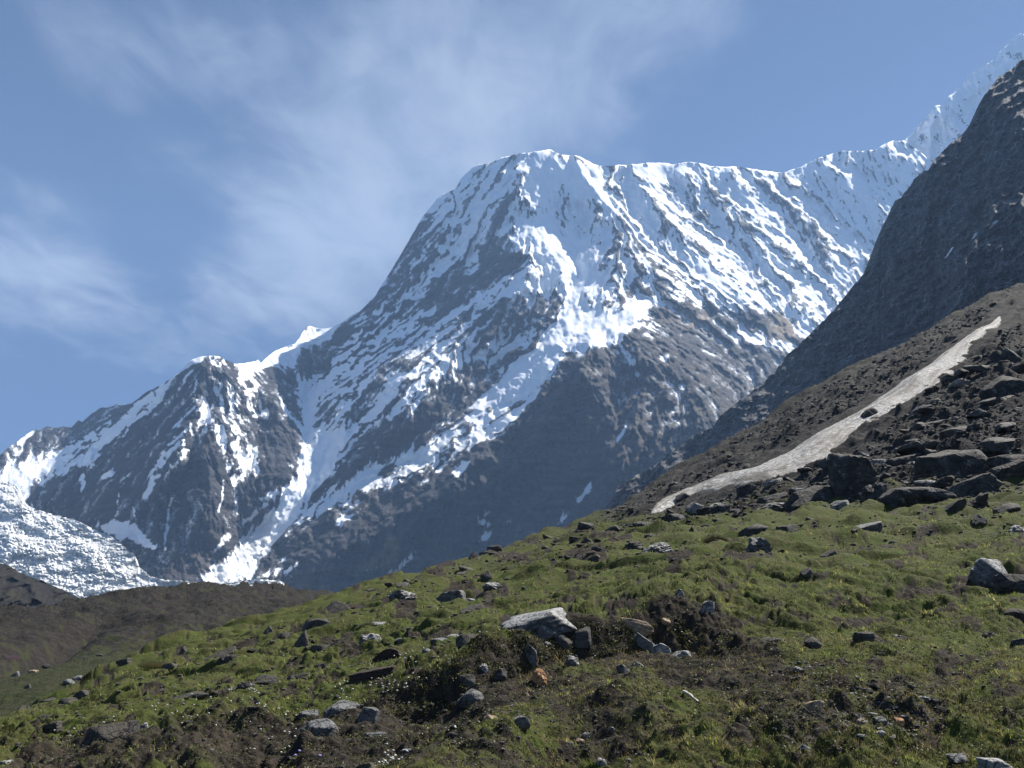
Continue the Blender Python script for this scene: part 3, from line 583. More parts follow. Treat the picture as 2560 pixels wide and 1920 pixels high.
def ground_material(name, grass=(0.046, 0.060, 0.012), dry=(0.056, 0.054, 0.020), soil=(0.023, 0.0195, 0.015), stone=(0.050, 0.047, 0.043), s=1.0, bump=0.05, rubble=0.0):
    m = Mat(name, 0.95, 0.1)
    n1 = m.noise(1.3 * s, 6, 0.65); n2 = m.noise(9 * s, 4, 0.6); n3 = m.noise(0.35 * s, 4, 0.6)
    g = m.mix(m.ramp(n1, 0.35, 0.65), grass, dry)
    g = m.mix(m.ramp(n2, 0.45, 0.7, 0, 0.6), g, (grass[0] * 0.5, grass[1] * 0.55, grass[2] * 0.6))
    so = m.mix(m.ramp(m.noise(4 * s, 5, 0.7), 0.45, 0.62), soil, (soil[0] * 1.9, soil[1] * 1.8, soil[2] * 1.7))
    so = m.mix(m.ramp(m.noise(14 * s, 3, 0.6), 0.6, 0.68, 0, 0.8), so, stone)
    gr = m.math('ADD', m.attr('grass'), m.math('MULTIPLY', m.math('SUBTRACT', n1, 0.5), 0.9))
    c = m.mix(m.ramp(gr, 0.35, 0.6), so, g)
    st = m.math('ADD', m.attr('scree'), m.math('MULTIPLY', m.math('SUBTRACT', m.noise(2.2 * s, 5, 0.7), 0.5), 1.1))
    c = m.mix(m.ramp(st, 0.5, 0.62), c, m.mix(m.ramp(n2, 0.4, 0.65), stone, (stone[0] * .45, stone[1] * .45, stone[2] * .47)))
    m.color(c); m.bump(m.math('ADD', m.math('ADD', m.noise(6 * s, 6, 0.7), m.noise(1.5 * s, 4, 0.6)), m.math('MULTIPLY', m.math('MULTIPLY', m.attr('scree'), rubble), m.noise(.8 * s, 6, .7))), bump, 1.0)
    return m.m
M_MOR = ground_material('moraine_turf_and_gravel', (0.026, 0.032, 0.012), (0.034, 0.033, 0.018), (0.017, 0.0155, 0.0135), (0.045, 0.043, 0.040), 0.16, 0.5)
M_HILL = ground_material('dark_scrub_hill', (0.022, 0.026, 0.014), (0.036, 0.030, 0.018), (0.018, 0.017, 0.016), (0.045, 0.045, 0.045), 0.04, 2.5)
M_GRD = ground_material('meadow_turf_and_soil', rubble=18.0)

# small scrub hill in front of the icefall
sk_hill = np.array([(-400, 1230), (-200, 1320), (0, 1408), (20, 1412), (50, 1432), (100, 1450), (150, 1472), (185, 1488), (260, 1530), (400, 1600)], float)
hill_o, _ = ray_sheet('hill', sk_hill, np.array([(-400, 1700), (400, 1700)], float), 260, 120, -400, 380, lambda X, Y: band_depth([[(-400, 1700, 600), (400, 1700, 600)], [(-400, 1230, 1500), (-200, 1320, 1400), (0, 1408, 1250), (185, 1488, 1050), (400, 1600, 900)]])(X, Y) - 30 * ridged(X / 60 + Y / 50, Y / 40, 5, 280), M_HILL, {'grass': lambda X, Y: .3 + .5 * fbm(X / 30, Y / 25, 5, 285) + .9 * inpoly(X, Y, [(8, 1476), (36, 1482), (40, 1490), (18, 1488)]), 'scree': lambda X, Y: .3 + .3 * fbm(X / 20, Y / 30, 4, 287)}, 21, 4, f=.06)
tag(hill_o, kind='structure')

# moraine ridge and valley floor at left
sk_mor = np.array([(-500, 1535), (0, 1513), (60, 1516), (110, 1513), (140, 1498), (170, 1482), (200, 1482), (245, 1472), (290, 1470), (330, 1472), (390, 1458), (415, 1453), (455, 1456), (478, 1460), (500, 1450), (520, 1453), (545, 1462), (580, 1452), (610, 1448), (640, 1456), (700, 1458), (760, 1468), (850, 1476), (900, 1478), (1000, 1484), (1300, 1500)], float)
mor_d = band_depth([[(-500, 2000, 30), (0, 2000, 30), (1300, 2000, 40)], [(-500, 1800, 62), (0, 1790, 66), (400, 1700, 80), (700, 1600, 105), (1300, 1550, 160)], [(-500, 1680, 120), (0, 1660, 135), (300, 1640, 150), (600, 1560, 220), (900, 1510, 300), (1300, 1520, 320)], [(q[0], q[1], 260 + 0.17 * max(q[0], 0)) for q in SKY_MAIN[:0]] or [(-500, 1535, 240), (0, 1513, 260), (250, 1470, 290), (500, 1450, 330), (700, 1458, 360), (900, 1478, 400), (1300, 1500, 430)]])
def d_mor(X, Y): return mor_d(X, Y)
mor, (mX, mY, mD) = ray_sheet('slope', sk_mor, np.array([(-500, 1995), (1300, 1995)], float), 820, 380, -500, 1300, d_mor, M_MOR, {'grass': lambda X, Y: .22 + .62 * sstep(Y - X * -.12, 1570, 1720) + .6 * fbm(X / 30, Y / 14, 5, 300), 'scree': lambda X, Y: .10 + .3 * fbm(X / 16, Y / 8, 4, 305) + .1 * sstep(1560 - Y, 0, 60)}, 25, 4.5, (0.08, 10), f=.06)
mc = np.empty(len(mor.data.vertices) * 3, np.float32); mor.data.vertices.foreach_get('co', mc); mc = mc.reshape(-1, 3); mx_, my_ = mc[:, 0].astype(float), mc[:, 1].astype(float)
mk = sstep(my_, 110, 240)
mz = mk * (-3.2 * np.abs(fbm((mx_ + .55 * my_) / 24, (my_ - .3 * mx_) / 95, 4, 290, .5)) + 2.4 * fbm(mx_ / 30, my_ / 40, 4, 291)) + 0.8 * (ridged(mx_ / 12, my_ / 12, 3, 292, .5) - .9) * (.35 + .65 * mk) + .35 * fbm(mx_ / 2.5, my_ / 3, 3, 293)
gx_ = -82 + (my_ - 150) * -.30
mz -= 5.5 * np.exp(-((mx_ - gx_) / 5.0) ** 2) * sstep(my_, 105, 130) * sstep(260 - my_, 0, 60)
mc[:, 2] += mz; mor.data.vertices.foreach_set('co', mc.ravel()); mor.data.update()
tag(mor, kind='structure')

# ------------------------------------------------------------------ the near hillside
K = [
    [(-600, 2300, 6.2), (1280, 2300, 6.4), (3200, 2300, 5.8)],
    [(-600, 1960, 13.5), (0, 1920, 14.5), (640, 1920, 14), (1280, 1920, 13.5), (2560, 1920, 12.5), (3200, 1900, 11.5)],
    [(-600, 1930, 16.5), (0, 1880, 17.5), (400, 1840, 18.5), (900, 1790, 19.3), (1150, 1730, 19.5), (1400, 1655, 21.4), (1700, 1620, 22.9), (1900, 1640, 20.5), (2100, 1620, 21), (2560, 1620, 21.5), (3200, 1600, 22)],
    [(-600, 1905, 19), (0, 1830, 20), (400, 1790, 20.8), (900, 1730, 20.3), (1150, 1610, 20.6), (1280, 1570, 21.6), (1480, 1545, 22.6), (1650, 1500, 23.8), (1780, 1510, 24.2), (1900, 1590, 22.5), (2100, 1590, 23), (2560, 1590, 23.6), (3200, 1560, 24)],
    [(-600, 1890, 27), (0, 1810, 30), (400, 1700, 31), (800, 1640, 31), (1200, 1545, 33), (1500, 1500, 33), (1800, 1420, 33), (2560, 1430, 32), (3200, 1400, 32)],
    [(-600, 1870, 42), (0, 1800, 43), (400, 1645, 50), (800, 1540, 60), (1000, 1470, 72), (1200, 1430, 80), (1500, 1335, 88), (1900, 1285, 78), (2200, 1250, 68), (2560, 1205, 62), (3200, 1150, 55)],
    [(-600, 1860, 48), (-200, 1830, 50), (0, 1793, 52), (60, 1770, 53), (130, 1748, 54), (200, 1722, 56), (250, 1690, 58), (330, 1655, 61), (400, 1625, 64), (440, 1605, 67), (500, 1580, 71), (560, 1560, 76), (640, 1545, 84), (700, 1525, 90), (760, 1508, 96), (830, 1486, 104), (870, 1475, 110), (930, 1452, 122), (1000, 1440, 130), (1050, 1437, 138), (1100, 1415, 150), (1190, 1392, 165), (1260, 1370, 180), (1330, 1335, 200), (1400, 1318, 215), (1460, 1292, 235), (1540, 1262, 260), (1640, 1205, 290), (1700, 1170, 300), (1800, 1105, 310), (1900, 1055, 320), (2000, 990, 330), (2100, 930, 340), (2200, 878, 350), (2300, 825, 355), (2400, 775, 360), (2480, 735, 362), (2560, 706, 365), (2800, 590, 370), (3200, 400, 370)]]
near_d = band_depth(K)
sk_near = np.array([(a, b) for a, b, _ in K[-1]], float)
RB = [(0.42, 14, [(1330, 1335), (1500, 1240), (1700, 1130), (2100, 900), (2600, 640), (3400, 240), (3400, 900), (2600, 1180), (2200, 1230), (1900, 1270), (1500, 1320), (1300, 1400), (1150, 1440)]),
      (.52, 10, [(900, 1440), (1200, 1370), (1400, 1310), (1500, 1330), (1300, 1400), (1000, 1470)]),
      (.36, 8, [(0, 1850), (400, 1800), (640, 1760), (760, 1770), (1000, 1720), (1150, 1720), (1200, 1840), (1500, 1900), (1300, 1960), (0, 1960)]),
      (.50, 10, [(1300, 1680), (1700, 1640), (2100, 1640), (2500, 1600), (2500, 1700), (2200, 1800), (1900, 1860), (1400, 1860)]),
      (.10, 5, [(640, 1815), (900, 1745), (1110, 1655), (1200, 1592), (1480, 1550), (1650, 1505), (1780, 1520), (1950, 1620), (2000, 1690), (1800, 1690), (1520, 1640), (1360, 1680), (1260, 1760), (1000, 1880), (600, 1960), (500, 1900)]),
      (.30, 6, [(1900, 1770), (2060, 1760), (2180, 1740), (2400, 1740), (2340, 1815), (2200, 1865), (1960, 1880)]),
      (.85, 8, [(1700, 1885), (2100, 1850), (2560, 1800), (2560, 1960), (1700, 1960)])]
def paintat(X, Y, polys, base):
    step = 8.0; gx = np.arange(-640, 3300, step); gy = np.arange(560, 2400, step)
    A, B = np.meshgrid(gx, gy); f = np.full(A.shape, float(base))
    for val, soft, poly in polys:
        mm = boxblur(inpoly(A, B, poly).astype(float), max(1, int(soft * 2.5 / step) + 1)); f = f * (1 - mm) + val * mm
    u = np.clip((X + 640) / step, 0, len(gx) - 1.001); v = np.clip((Y - 560) / step, 0, len(gy) - 1.001)
    i = u.astype(int); j = v.astype(int); a = u - i; b = v - j
    return (f[j, i] * (1 - a) + f[j, i + 1] * a) * (1 - b) + (f[j + 1, i] * (1 - a) + f[j + 1, i + 1] * a) * b
def near_grass(X, Y): return np.clip(paintat(X, Y, RB, 0.88) - .62 * sstep(fbm(X / 95 + Y / 130, Y / 30, 5, 365, .62), .10, .38), 0.02, 1)
SC = [(.75, 12, [(1330, 1335), (1500, 1240), (1700, 1130), (2100, 900), (2600, 640), (3400, 240), (3400, 900), (2600, 1180), (2200, 1230), (1900, 1270), (1500, 1320)]), (.55, 6, [(1900, 1760), (2150, 1700), (2400, 1740), (2330, 1820), (2100, 1860), (1950, 1860)]), (.4, 6, [(1900, 1580), (2100, 1640), (2150, 1720), (1950, 1640), (1780, 1560)])]
def near_scree(X, Y): return paintat(X, Y, SC, 0.08)

NU, NV = 1250, 1250
px = np.concatenate([np.linspace(-2600, -140, 90)[:-1], np.linspace(-140, 2700, NU - 190), np.linspace(2700, 5600, 103)[1:]])[:NU]; NU = len(px); top = skyline(px, sk_near, 31, 0.0, 0.05)
tv = np.linspace(0, 1, NV)
PY = top[None, :] + (tv[:, None] ** 1.25) * (2290 - top)[None, :]; PX = np.tile(px, (NV, 1))
DN = near_d(PX, PY)
DN = np.exp(boxblur(np.log(DN), 2))
V = P3(PX, PY, DN)
x, y = V[..., 0], V[..., 1]; R = DN
rough_n = near_grass(PX, PY); scr = near_scree(PX, PY)
amp1 = sstep(R, 10, 60)
hum = 0.30 * (np.abs(fbm(x / 1.7 + .5 * fbm(x / 3, y / 3, 2, 326), y / 1.2, 4, 322, .5)) - .3) + 0.14 * (np.abs(fbm(x / .62, y / .62, 3, 324, .55)) - .3)
hum = hum * (.55 + .9 * sstep(fbm(x / 6, y / 6, 3, 327), -.2, .3)) * (1 + .25 * (1 - rough_n)) * (1 - sstep(R, 30, 52))
ua, va = x * .78 + y * .62, -x * .62 + y * .78
mid = (.95 * (np.abs(fbm(ua / 9, va / 3.4, 3, 370, .5)) - .28) + .5 * fbm(ua / 5, va / 2.6, 2, 374)) * sstep(R, 22, 48) * (1 - .6 * sstep(R, 110, 220))
dstrip, _t = linedist(PX, PY, [(2510, 785), (2430, 855), (2330, 925), (2240, 990), (2120, 1070), (2000, 1130), (1880, 1180), (1760, 1222), (1620, 1286)])
calm = 1 - .85 * np.exp(-(dstrip / 27.0) ** 2)
mid = mid + 2.2 * (np.abs(fbm(ua / 26, va / 13, 3, 378, .5)) - .28) * sstep(R, 80, 170)
FORM = [(-.55, 5, [(1330, 1820), (1420, 1790), (1600, 1800), (1620, 1850), (1480, 1880), (1340, 1870)]), (.30, 6, [(1000, 1900), (1250, 1800), (1300, 1860), (1240, 1990), (1000, 1990)]), (.35, 5, [(1440, 1720), (1620, 1700), (1700, 1760), (1560, 1780)]), (-.35, 5, [(1640, 1760), (1860, 1730), (1900, 1790), (1700, 1810)]),
        (-.40, 5, [(980, 1740), (1180, 1700), (1200, 1790), (1000, 1810)]), (.35, 6, [(150, 1860), (500, 1840), (620, 1900), (300, 1960)]), (-.4, 6, [(560, 1870), (700, 1850), (760, 1920), (600, 1940)]), (.40, 8, [(1560, 1450), (1900, 1400), (1960, 1440), (1600, 1500)]), (-.45, 8, [(1800, 1440), (2060, 1440), (2000, 1500), (1820, 1490)]),
        (-.5, 8, [(2100, 1480), (2330, 1480), (2300, 1540), (2120, 1530)]), (.4, 8, [(1300, 1440), (1560, 1400), (1580, 1450), (1320, 1490)]), (-.3, 5, [(2280, 1640), (2480, 1640), (2460, 1700), (2300, 1700)])]
dzf = boxblur(paintat(PX, PY, FORM, 0.0), 9)
mid = mid * calm
dz = dzf + hum * 1.15 + mid + 0.16 * fbm(x / 2.3, y / 2.3, 4, 320, 0.5) * (1 - sstep(R, 40, 80)) + 0.8 * amp1 * fbm(x / 14, y / 14, 4, 330) + 2.4 * sstep(R, 60, 250) * fbm(x / 45, y / 45, 4, 335)
dz += (1 - rough_n) * 0.08 * (ridged(x / 1.9 + .4 * fbm(x, y, 2, 341), y / 1.3, 3, 340, .5) - 0.7) * (1 - sstep(R, 35, 60))
dz += rough_n * sstep(R, 16, 26) * .34 * (sstep(fbm((x * .45 + y) / 4.2, (y * .45 - x) / 13, 4, 342, .55), -.12, .10) - .5) 
dz += (1 - sstep(R, 26, 40)) * .13 * (1.2 - rough_n * .7) * (np.abs(fbm(x / 2.6, y / .62, 3, 328, .55)) - .3)
dz += 0.05 * fbm(x / 0.45, y / 0.45, 3, 345, .6) * (0.5 + (1 - rough_n)) * (1 - sstep(R, 22, 40))
dz += calm * scr * sstep(R, 45, 80) * (1.5 * (ridged(x / 9, y / 9, 3, 350, .55) - .8)) + (1 - rough_n) * sstep(R, 60, 100) * 0.6 * fbm(x / 5, y / 5, 2, 353, .6) 
dz += 0.35 * (np.abs(fbm(x / 5 + y / 9, y / 3.4, 3, 352)) * -1 + .25) * sstep(R, 18, 40)
V[..., 2] += dz * np.clip(R / 12, .5, 1)
nb = 12; kk = np.linspace(1, 0, nb + 1)[:-1]
B = np.zeros((nb, NU, 3)); B[..., 0] = V[0][None, :, 0] - kk[:, None] * 6; B[..., 1] = V[0][None, :, 1] + kk[:, None] * 0.22 * DN[0][None]; B[..., 2] = V[0][None, :, 2] - (kk ** 2 * .9)[:, None] * 0.12 * DN[0][None]
Vall = np.concatenate([B, V], 0)
ext = lambda a: np.concatenate([np.tile(a[:1], (nb, 1)), a], 0)
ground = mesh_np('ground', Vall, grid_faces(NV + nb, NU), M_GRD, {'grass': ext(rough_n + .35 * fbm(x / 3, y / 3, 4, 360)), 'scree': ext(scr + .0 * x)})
tag(ground, kind='structure')
# sampler for points lying on the hillside
def near_point(pxs, pys):
    """hillside point seen in direction (px,py), nearest surface first"""
    pxs = np.asarray(pxs, float); pys = np.asarray(pys, float)
    ui = np.clip(np.interp(pxs, px, np.arange(NU)), 0, NU - 1.001); i = ui.astype(int); a = (ui - i)
    t = np.interp(pxs, px, top); vv = np.clip((pys - t) / (2290 - t), 0, 1) ** (1 / 1.25) * (NV - 1); vv = np.clip(vv, 0, NV - 1.001)
    j = vv.astype(int); b = vv - j
    w = [((1 - a) * (1 - b), j, i), (a * (1 - b), j, i + 1), ((1 - a) * b, j + 1, i), (a * b, j + 1, i + 1)]
    return sum(V[jj, ii] * ww[..., None] for ww, jj, ii in w)

# low base under everything, out to the horizon
rr = np.concatenate([[0], np.geomspace(20, 10000, 60)]); th = np.linspace(0, 2 * np.pi, 97)
BX = rr[:, None] * np.sin(th)[None]; BY = rr[:, None] * np.cos(th)[None]; BZ = -16 + 0 * BX
base = mesh_np('valley_floor', np.stack([BX, BY, BZ], -1), grid_faces(61, 97)[:, ::-1], M_MOR, {'grass': np.full(BX.size, .5), 'scree': np.full(BX.size, .2)})
tag(base, kind='structure')

#PART2
# ------------------------------------------------------------------ old snow lying in the gully
UP = [(2502, 778), (2470, 807), (2434, 834), (2398, 858), (2347, 894), (2301, 923), (2259, 951), (2238, 970), (2193, 997), (2157, 1018), (2112, 1045), (2060, 1072), (2012, 1098), (1970, 1120), (1932, 1140), (1877, 1164), (1818, 1186), (1753, 1215), (1698, 1237), (1644, 1264), (1615, 1284)]
LO = [(2506, 786), (2482, 822), (2442, 849), (2431, 873), (2407, 897), (2377, 921), (2347, 948), (2313, 975), (2265, 1003), (2223, 1027), (2181, 1051), (2145, 1072), (2110, 1105), (2072, 1132), (2010, 1165), (1932, 1198), (1861, 1203), (1793, 1221), (1750, 1231), (1690, 1256), (1622, 1288)]
def resample(pts, n):
    p = np.array(pts, float); t = np.linspace(0, 1, len(p)); q = np.linspace(0, 1, n)
    return np.stack([np.interp(q, t, p[:, 0]), np.interp(q, t, p[:, 1])], -1)
nu_, nv_ = 420, 60
a_, b_ = resample(UP, nu_), resample(LO, nu_)
s_ = np.linspace(0, 1, nv_)[:, None]
je = fbm(np.arange(nu_) / 9.0, np.zeros(nu_), 5, 500, .65) * 7
q = a_[None] * (1 - s_[..., None]) + (b_ + np.stack([je * 0.3 + 2, je * 1.1 + 6], -1) * np.clip((nu_ - 1 - np.arange(nu_)) / 120.0, 0, 1)[:, None])[None] * s_[..., None]
Pt = near_point(q[..., 0], q[..., 1])
edge = np.minimum(s_, 1 - s_) * np.minimum(1, np.minimum(np.arange(nu_), nu_ - 1 - np.arange(nu_)) / 12.0)[None]
th_ = np.sqrt(np.clip(edge * 2, 0, 1))
Ds_ = np.linalg.norm(Pt, axis=-1)
Pt = np.stack([boxblur(Pt[..., k], 4) for k in range(3)], -1)
Pt[..., 2] += -0.5 + th_ * 1.5 + 0.14 * fbm(Pt[..., 0] / 1.6, Pt[..., 1] / 1.6, 4, 510, .7)
sm = Mat('old_dirty_snow', 0.75, 0.2)
c1 = sm.mix(sm.ramp(sm.noise(1.6, 6, 0.75), 0.42, 0.60), (0.20, 0.195, 0.185), (0.54, 0.53, 0.505))
c1 = sm.mix(sm.ramp(sm.noise(0.10, 4, 0.6), 0.4, 0.7, 0, .5), c1, (0.33, 0.30, 0.25))
c1 = sm.mix(sm.math('MULTIPLY', sm.attr('dirt'), 1.0), c1, (0.17, 0.155, 0.13)); sm.color(c1); sm.bump(sm.noise(1.5, 6, 0.75), 0.5, 1.0)
uu_ = np.tile(np.arange(nu_), (nv_, 1)) / 1.0
drt = .12 + .88 * sstep(fbm(uu_ / 70, s_ * 7 + 0 * uu_, 4, 520, .6) + .35 * fbm(uu_ / 9, s_ * 12 + 0 * uu_, 3, 525) + .25 * (np.abs(s_ - .5) * 2) ** 3, .0, .45)
tag(mesh_np('snow', Pt, grid_faces(nv_, nu_), sm.m, {'dirt': drt}), kind='structure')

# ------------------------------------------------------------------ stones
import bmesh
_ico = {}
def ico(n):
    if n not in _ico:
        bm = bmesh.new(); bmesh.ops.create_icosphere(bm, subdivisions=n, radius=1.0)
        v = np.array([p.co[:] for p in bm.verts]); f = np.array([[q.index for q in t.verts] for t in bm.faces]); bm.free()
        _ico[n] = (v / np.linalg.norm(v, axis=1)[:, None], f)
    return _ico[n]
def rock_verts(seed, kind, dims, n):
    r = np.random.default_rng(seed); d, f = ico(n)
    N = {'block': 9, 'slab': 10, 'round': 20, 'wedge': 6, 'upright': 10, 'rubble': 16}[kind]
    nm = r.standard_normal((N, 3)); nm /= np.linalg.norm(nm, axis=1)[:, None]; h = r.uniform(0.72, 1.0, N)
    ax = np.array([[1, 0, 0], [-1, 0, 0], [0, 1, 0], [0, -1, 0], [0, 0, 1], [0, 0, -1]], float) + r.standard_normal((6, 3)) * 0.16
    hh = np.full(6, .86)
    if kind == 'wedge':
        ax = np.array([[.95, .1, .35], [-.62, -.2, .75], [0.05, 1, .25], [0, -.95, .32], [0, 0, -1], [0.8, 0, .6]], float) + r.standard_normal((6, 3)) * .08; hh = np.array([.62, .5, .62, .62, .8, .66])
    ax /= np.linalg.norm(ax, axis=1)[:, None]
    if kind in ('slab', 'block', 'wedge', 'upright', 'rubble'): nm = np.concatenate([nm, ax]); h = np.concatenate([h + (.12 if kind == 'wedge' else 0), hh])
    dt = np.clip(d @ nm.T, 0, None) / h[None, :]
    p = {'round': 13, 'rubble': 18}.get(kind, 26)
    rad = (dt ** p).sum(1) ** (-1.0 / p)
    v = d * rad[:, None]
    o = seed * 3.7
    e = fbm(v[:, 0] * 1.3 + o + v[:, 2] * .9, v[:, 1] * 1.3 - v[:, 2] * .8 + o, 5, 600, .55)
    am = {'round': .10, 'rubble': .30, 'slab': .05}.get(kind, .09)
    v = v * (1 + am * e)[:, None]
    if kind in ('slab', 'block', 'rubble', 'wedge'):      # bedding steps
        st = pn(v[:, 2] * (5 if kind == 'slab' else 8) + .3 * e + v[:, 0] * .5, np.full(len(v), o), 610)
        v[:, :2] *= (1 + (.06 if kind == 'slab' else .03 if kind != 'rubble' else .14) * st)[:, None]
    if kind == 'rubble':
        v *= (1 + .18 * np.abs(fbm(v[:, 0] * 4 + o, v[:, 1] * 4 + v[:, 2] * 4, 3, 620, .6)))[:, None]
    v = v / np.abs(v).max(0)[None, :]
    return v * np.array(dims)[None, :] * 0.5, f
def stone_material(name, a, b, spot, spot_amt, top=None, scale=1.0, moss=0.0):
    m = Mat(name, 0.82, 0.25)
    c = m.mix(m.ramp(m.noise(2.2 * scale, 6, .65, vec=m.objc), .35, .65), a, b)
    c = m.mix(m.ramp(m.noise(1.5 * scale, 5, .7, vec=m.objc, sc=(1, 1, 6)), .5, .62, 0, .6), c, (a[0] * .5, a[1] * .5, a[2] * .55))
    if spot_amt: c = m.mix(m.ramp(m.noise(4.5 * scale, 7, .75, vec=m.objc, dist=.5), .66 - spot_amt * .22, .72 - spot_amt * .22), c, spot)
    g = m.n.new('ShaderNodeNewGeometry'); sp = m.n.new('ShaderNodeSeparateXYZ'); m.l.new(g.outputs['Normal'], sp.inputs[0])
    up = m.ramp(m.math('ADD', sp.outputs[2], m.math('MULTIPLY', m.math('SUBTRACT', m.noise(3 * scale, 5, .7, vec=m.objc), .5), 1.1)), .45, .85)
    vv = m.n.new('ShaderNodeTexVoronoi'); vv.feature = 'DISTANCE_TO_EDGE'; mpv = m.n.new('ShaderNodeMapping'); mpv.inputs['Scale'].default_value = (1, 1, 2.2); mpv.inputs['Rotation'].default_value = (.3, .5, 0)
    nz = m.n.new('ShaderNodeTexNoise'); m.l.new(m.objc, nz.inputs['Vector']); nz.inputs['Scale'].default_value = 2 * scale; nz.inputs['Detail'].default_value = 4
    ad = m.n.new('ShaderNodeVectorMath'); ad.operation = 'MULTIPLY_ADD'; m.l.new(nz.outputs['Color'], ad.inputs[0]); ad.inputs[1].default_value = (.7 / scale, .7 / scale, .7 / scale); m.l.new(m.objc, ad.inputs[2]); m.l.new(ad.outputs[0], mpv.inputs[0]); m.l.new(mpv.outputs[0], vv.inputs['Vector']); vv.inputs['Scale'].default_value = 1.7 * scale
    crack = m.ramp(vv.outputs['Distance'], 0.0, .055, 1.0, 0.0)
    if moss: c = m.mix(m.math('MULTIPLY', up, moss), c, (.058, .050, .018))
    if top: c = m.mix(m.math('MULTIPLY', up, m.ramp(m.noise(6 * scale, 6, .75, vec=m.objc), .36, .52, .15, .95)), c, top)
    c = m.mix(m.math('MULTIPLY', crack, .75), c, (.018, .016, .015))
    m.color(c); m.bump(m.math('ADD', m.math('SUBTRACT', m.noise(5 * scale, 8, .7, vec=m.objc), m.math('MULTIPLY', crack, .6)), m.noise(18 * scale, 4, .7, vec=m.objc)), .05 / scale, 1.0)
    return m.m
SM = {
    'dark': stone_material('dark_slate_stone', (.050, .046, .044), (.085, .078, .072), (.22, .22, .21), .15, moss=.35),
    'far': stone_material('scree_slate_stone', (.042, .039, .037), (.080, .073, .066), (.20, .20, .19), .40, scale=.35, moss=.22),
    'farpale': stone_material('pale_scree_stone', (.16, .155, .145), (.26, .25, .235), (.40, .40, .38), .4, scale=.3),
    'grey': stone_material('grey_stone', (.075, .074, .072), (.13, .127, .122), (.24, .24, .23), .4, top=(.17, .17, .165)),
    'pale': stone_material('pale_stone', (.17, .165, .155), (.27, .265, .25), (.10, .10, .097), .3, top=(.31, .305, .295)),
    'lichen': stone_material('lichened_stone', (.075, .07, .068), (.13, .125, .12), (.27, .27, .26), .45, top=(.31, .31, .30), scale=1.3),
    'orange': stone_material('rusty_orange_stone', (.30, .15, .06), (.42, .24, .12), (.55, .42, .32), .4, scale=3),
    'tan': stone_material('tan_stone', (.22, .16, .10), (.33, .25, .17), (.16, .14, .12), .3, scale=2.5),
    'brown': stone_material('reddish_brown_stone', (.034, .025, .022), (.056, .040, .034), (.25, .22, .2), .15, moss=.3),
    'mossy': stone_material('mossy_stone', (.05, .046, .03), (.08, .07, .045), (.1, .1, .09), .1, moss=1.0),
}
_seed = [100]
def put_stone(name, pxx, pyb, w, h, kind, mat, tilt, label=None, cat='rock', group=None, pt=None, depth=None, n=None, me=None, z0=0.0):
    _seed[0] += 1; sd = _seed[0]
    pt = near_point(pxx, pyb) if pt is None else pt
    Dd = pt[1]; W = w / FPX * Dd * 1.06; Hh = h / FPX * Dd * 1.3; Dp = (depth or .8) * W if kind != 'upright' else W * .8
    if kind == 'slab': Dp = W * .75
    Dp = min(Dp, 2.2 * Hh + .6 * W * 0)
    Dp = max(Dp, .5 * W)
    n = n or (5 if w > 85 else 4 if w > 28 else 3)
    v, f = rock_verts(sd, kind, (W, Dp, Hh), n)
    if kind == 'wedge' and sd % 2: pass
    a = math.radians(-tilt); ca, sa = math.cos(a), math.sin(a)
    v = np.stack([v[:, 0] * ca + v[:, 2] * sa, v[:, 1], -v[:, 0] * sa + v[:, 2] * ca], -1)
    b = (sd * 37 % 40 - 20) / 57.0; cb, sb = math.cos(b), math.sin(b)
    v = np.stack([v[:, 0] * cb - v[:, 1] * sb, v[:, 0] * sb + v[:, 1] * cb, v[:, 2]], -1)
    sunk = .36
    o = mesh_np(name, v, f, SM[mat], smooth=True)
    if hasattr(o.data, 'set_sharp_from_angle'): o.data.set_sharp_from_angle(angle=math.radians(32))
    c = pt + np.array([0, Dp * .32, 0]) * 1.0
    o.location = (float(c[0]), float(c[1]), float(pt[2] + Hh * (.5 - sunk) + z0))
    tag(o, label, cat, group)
    return o
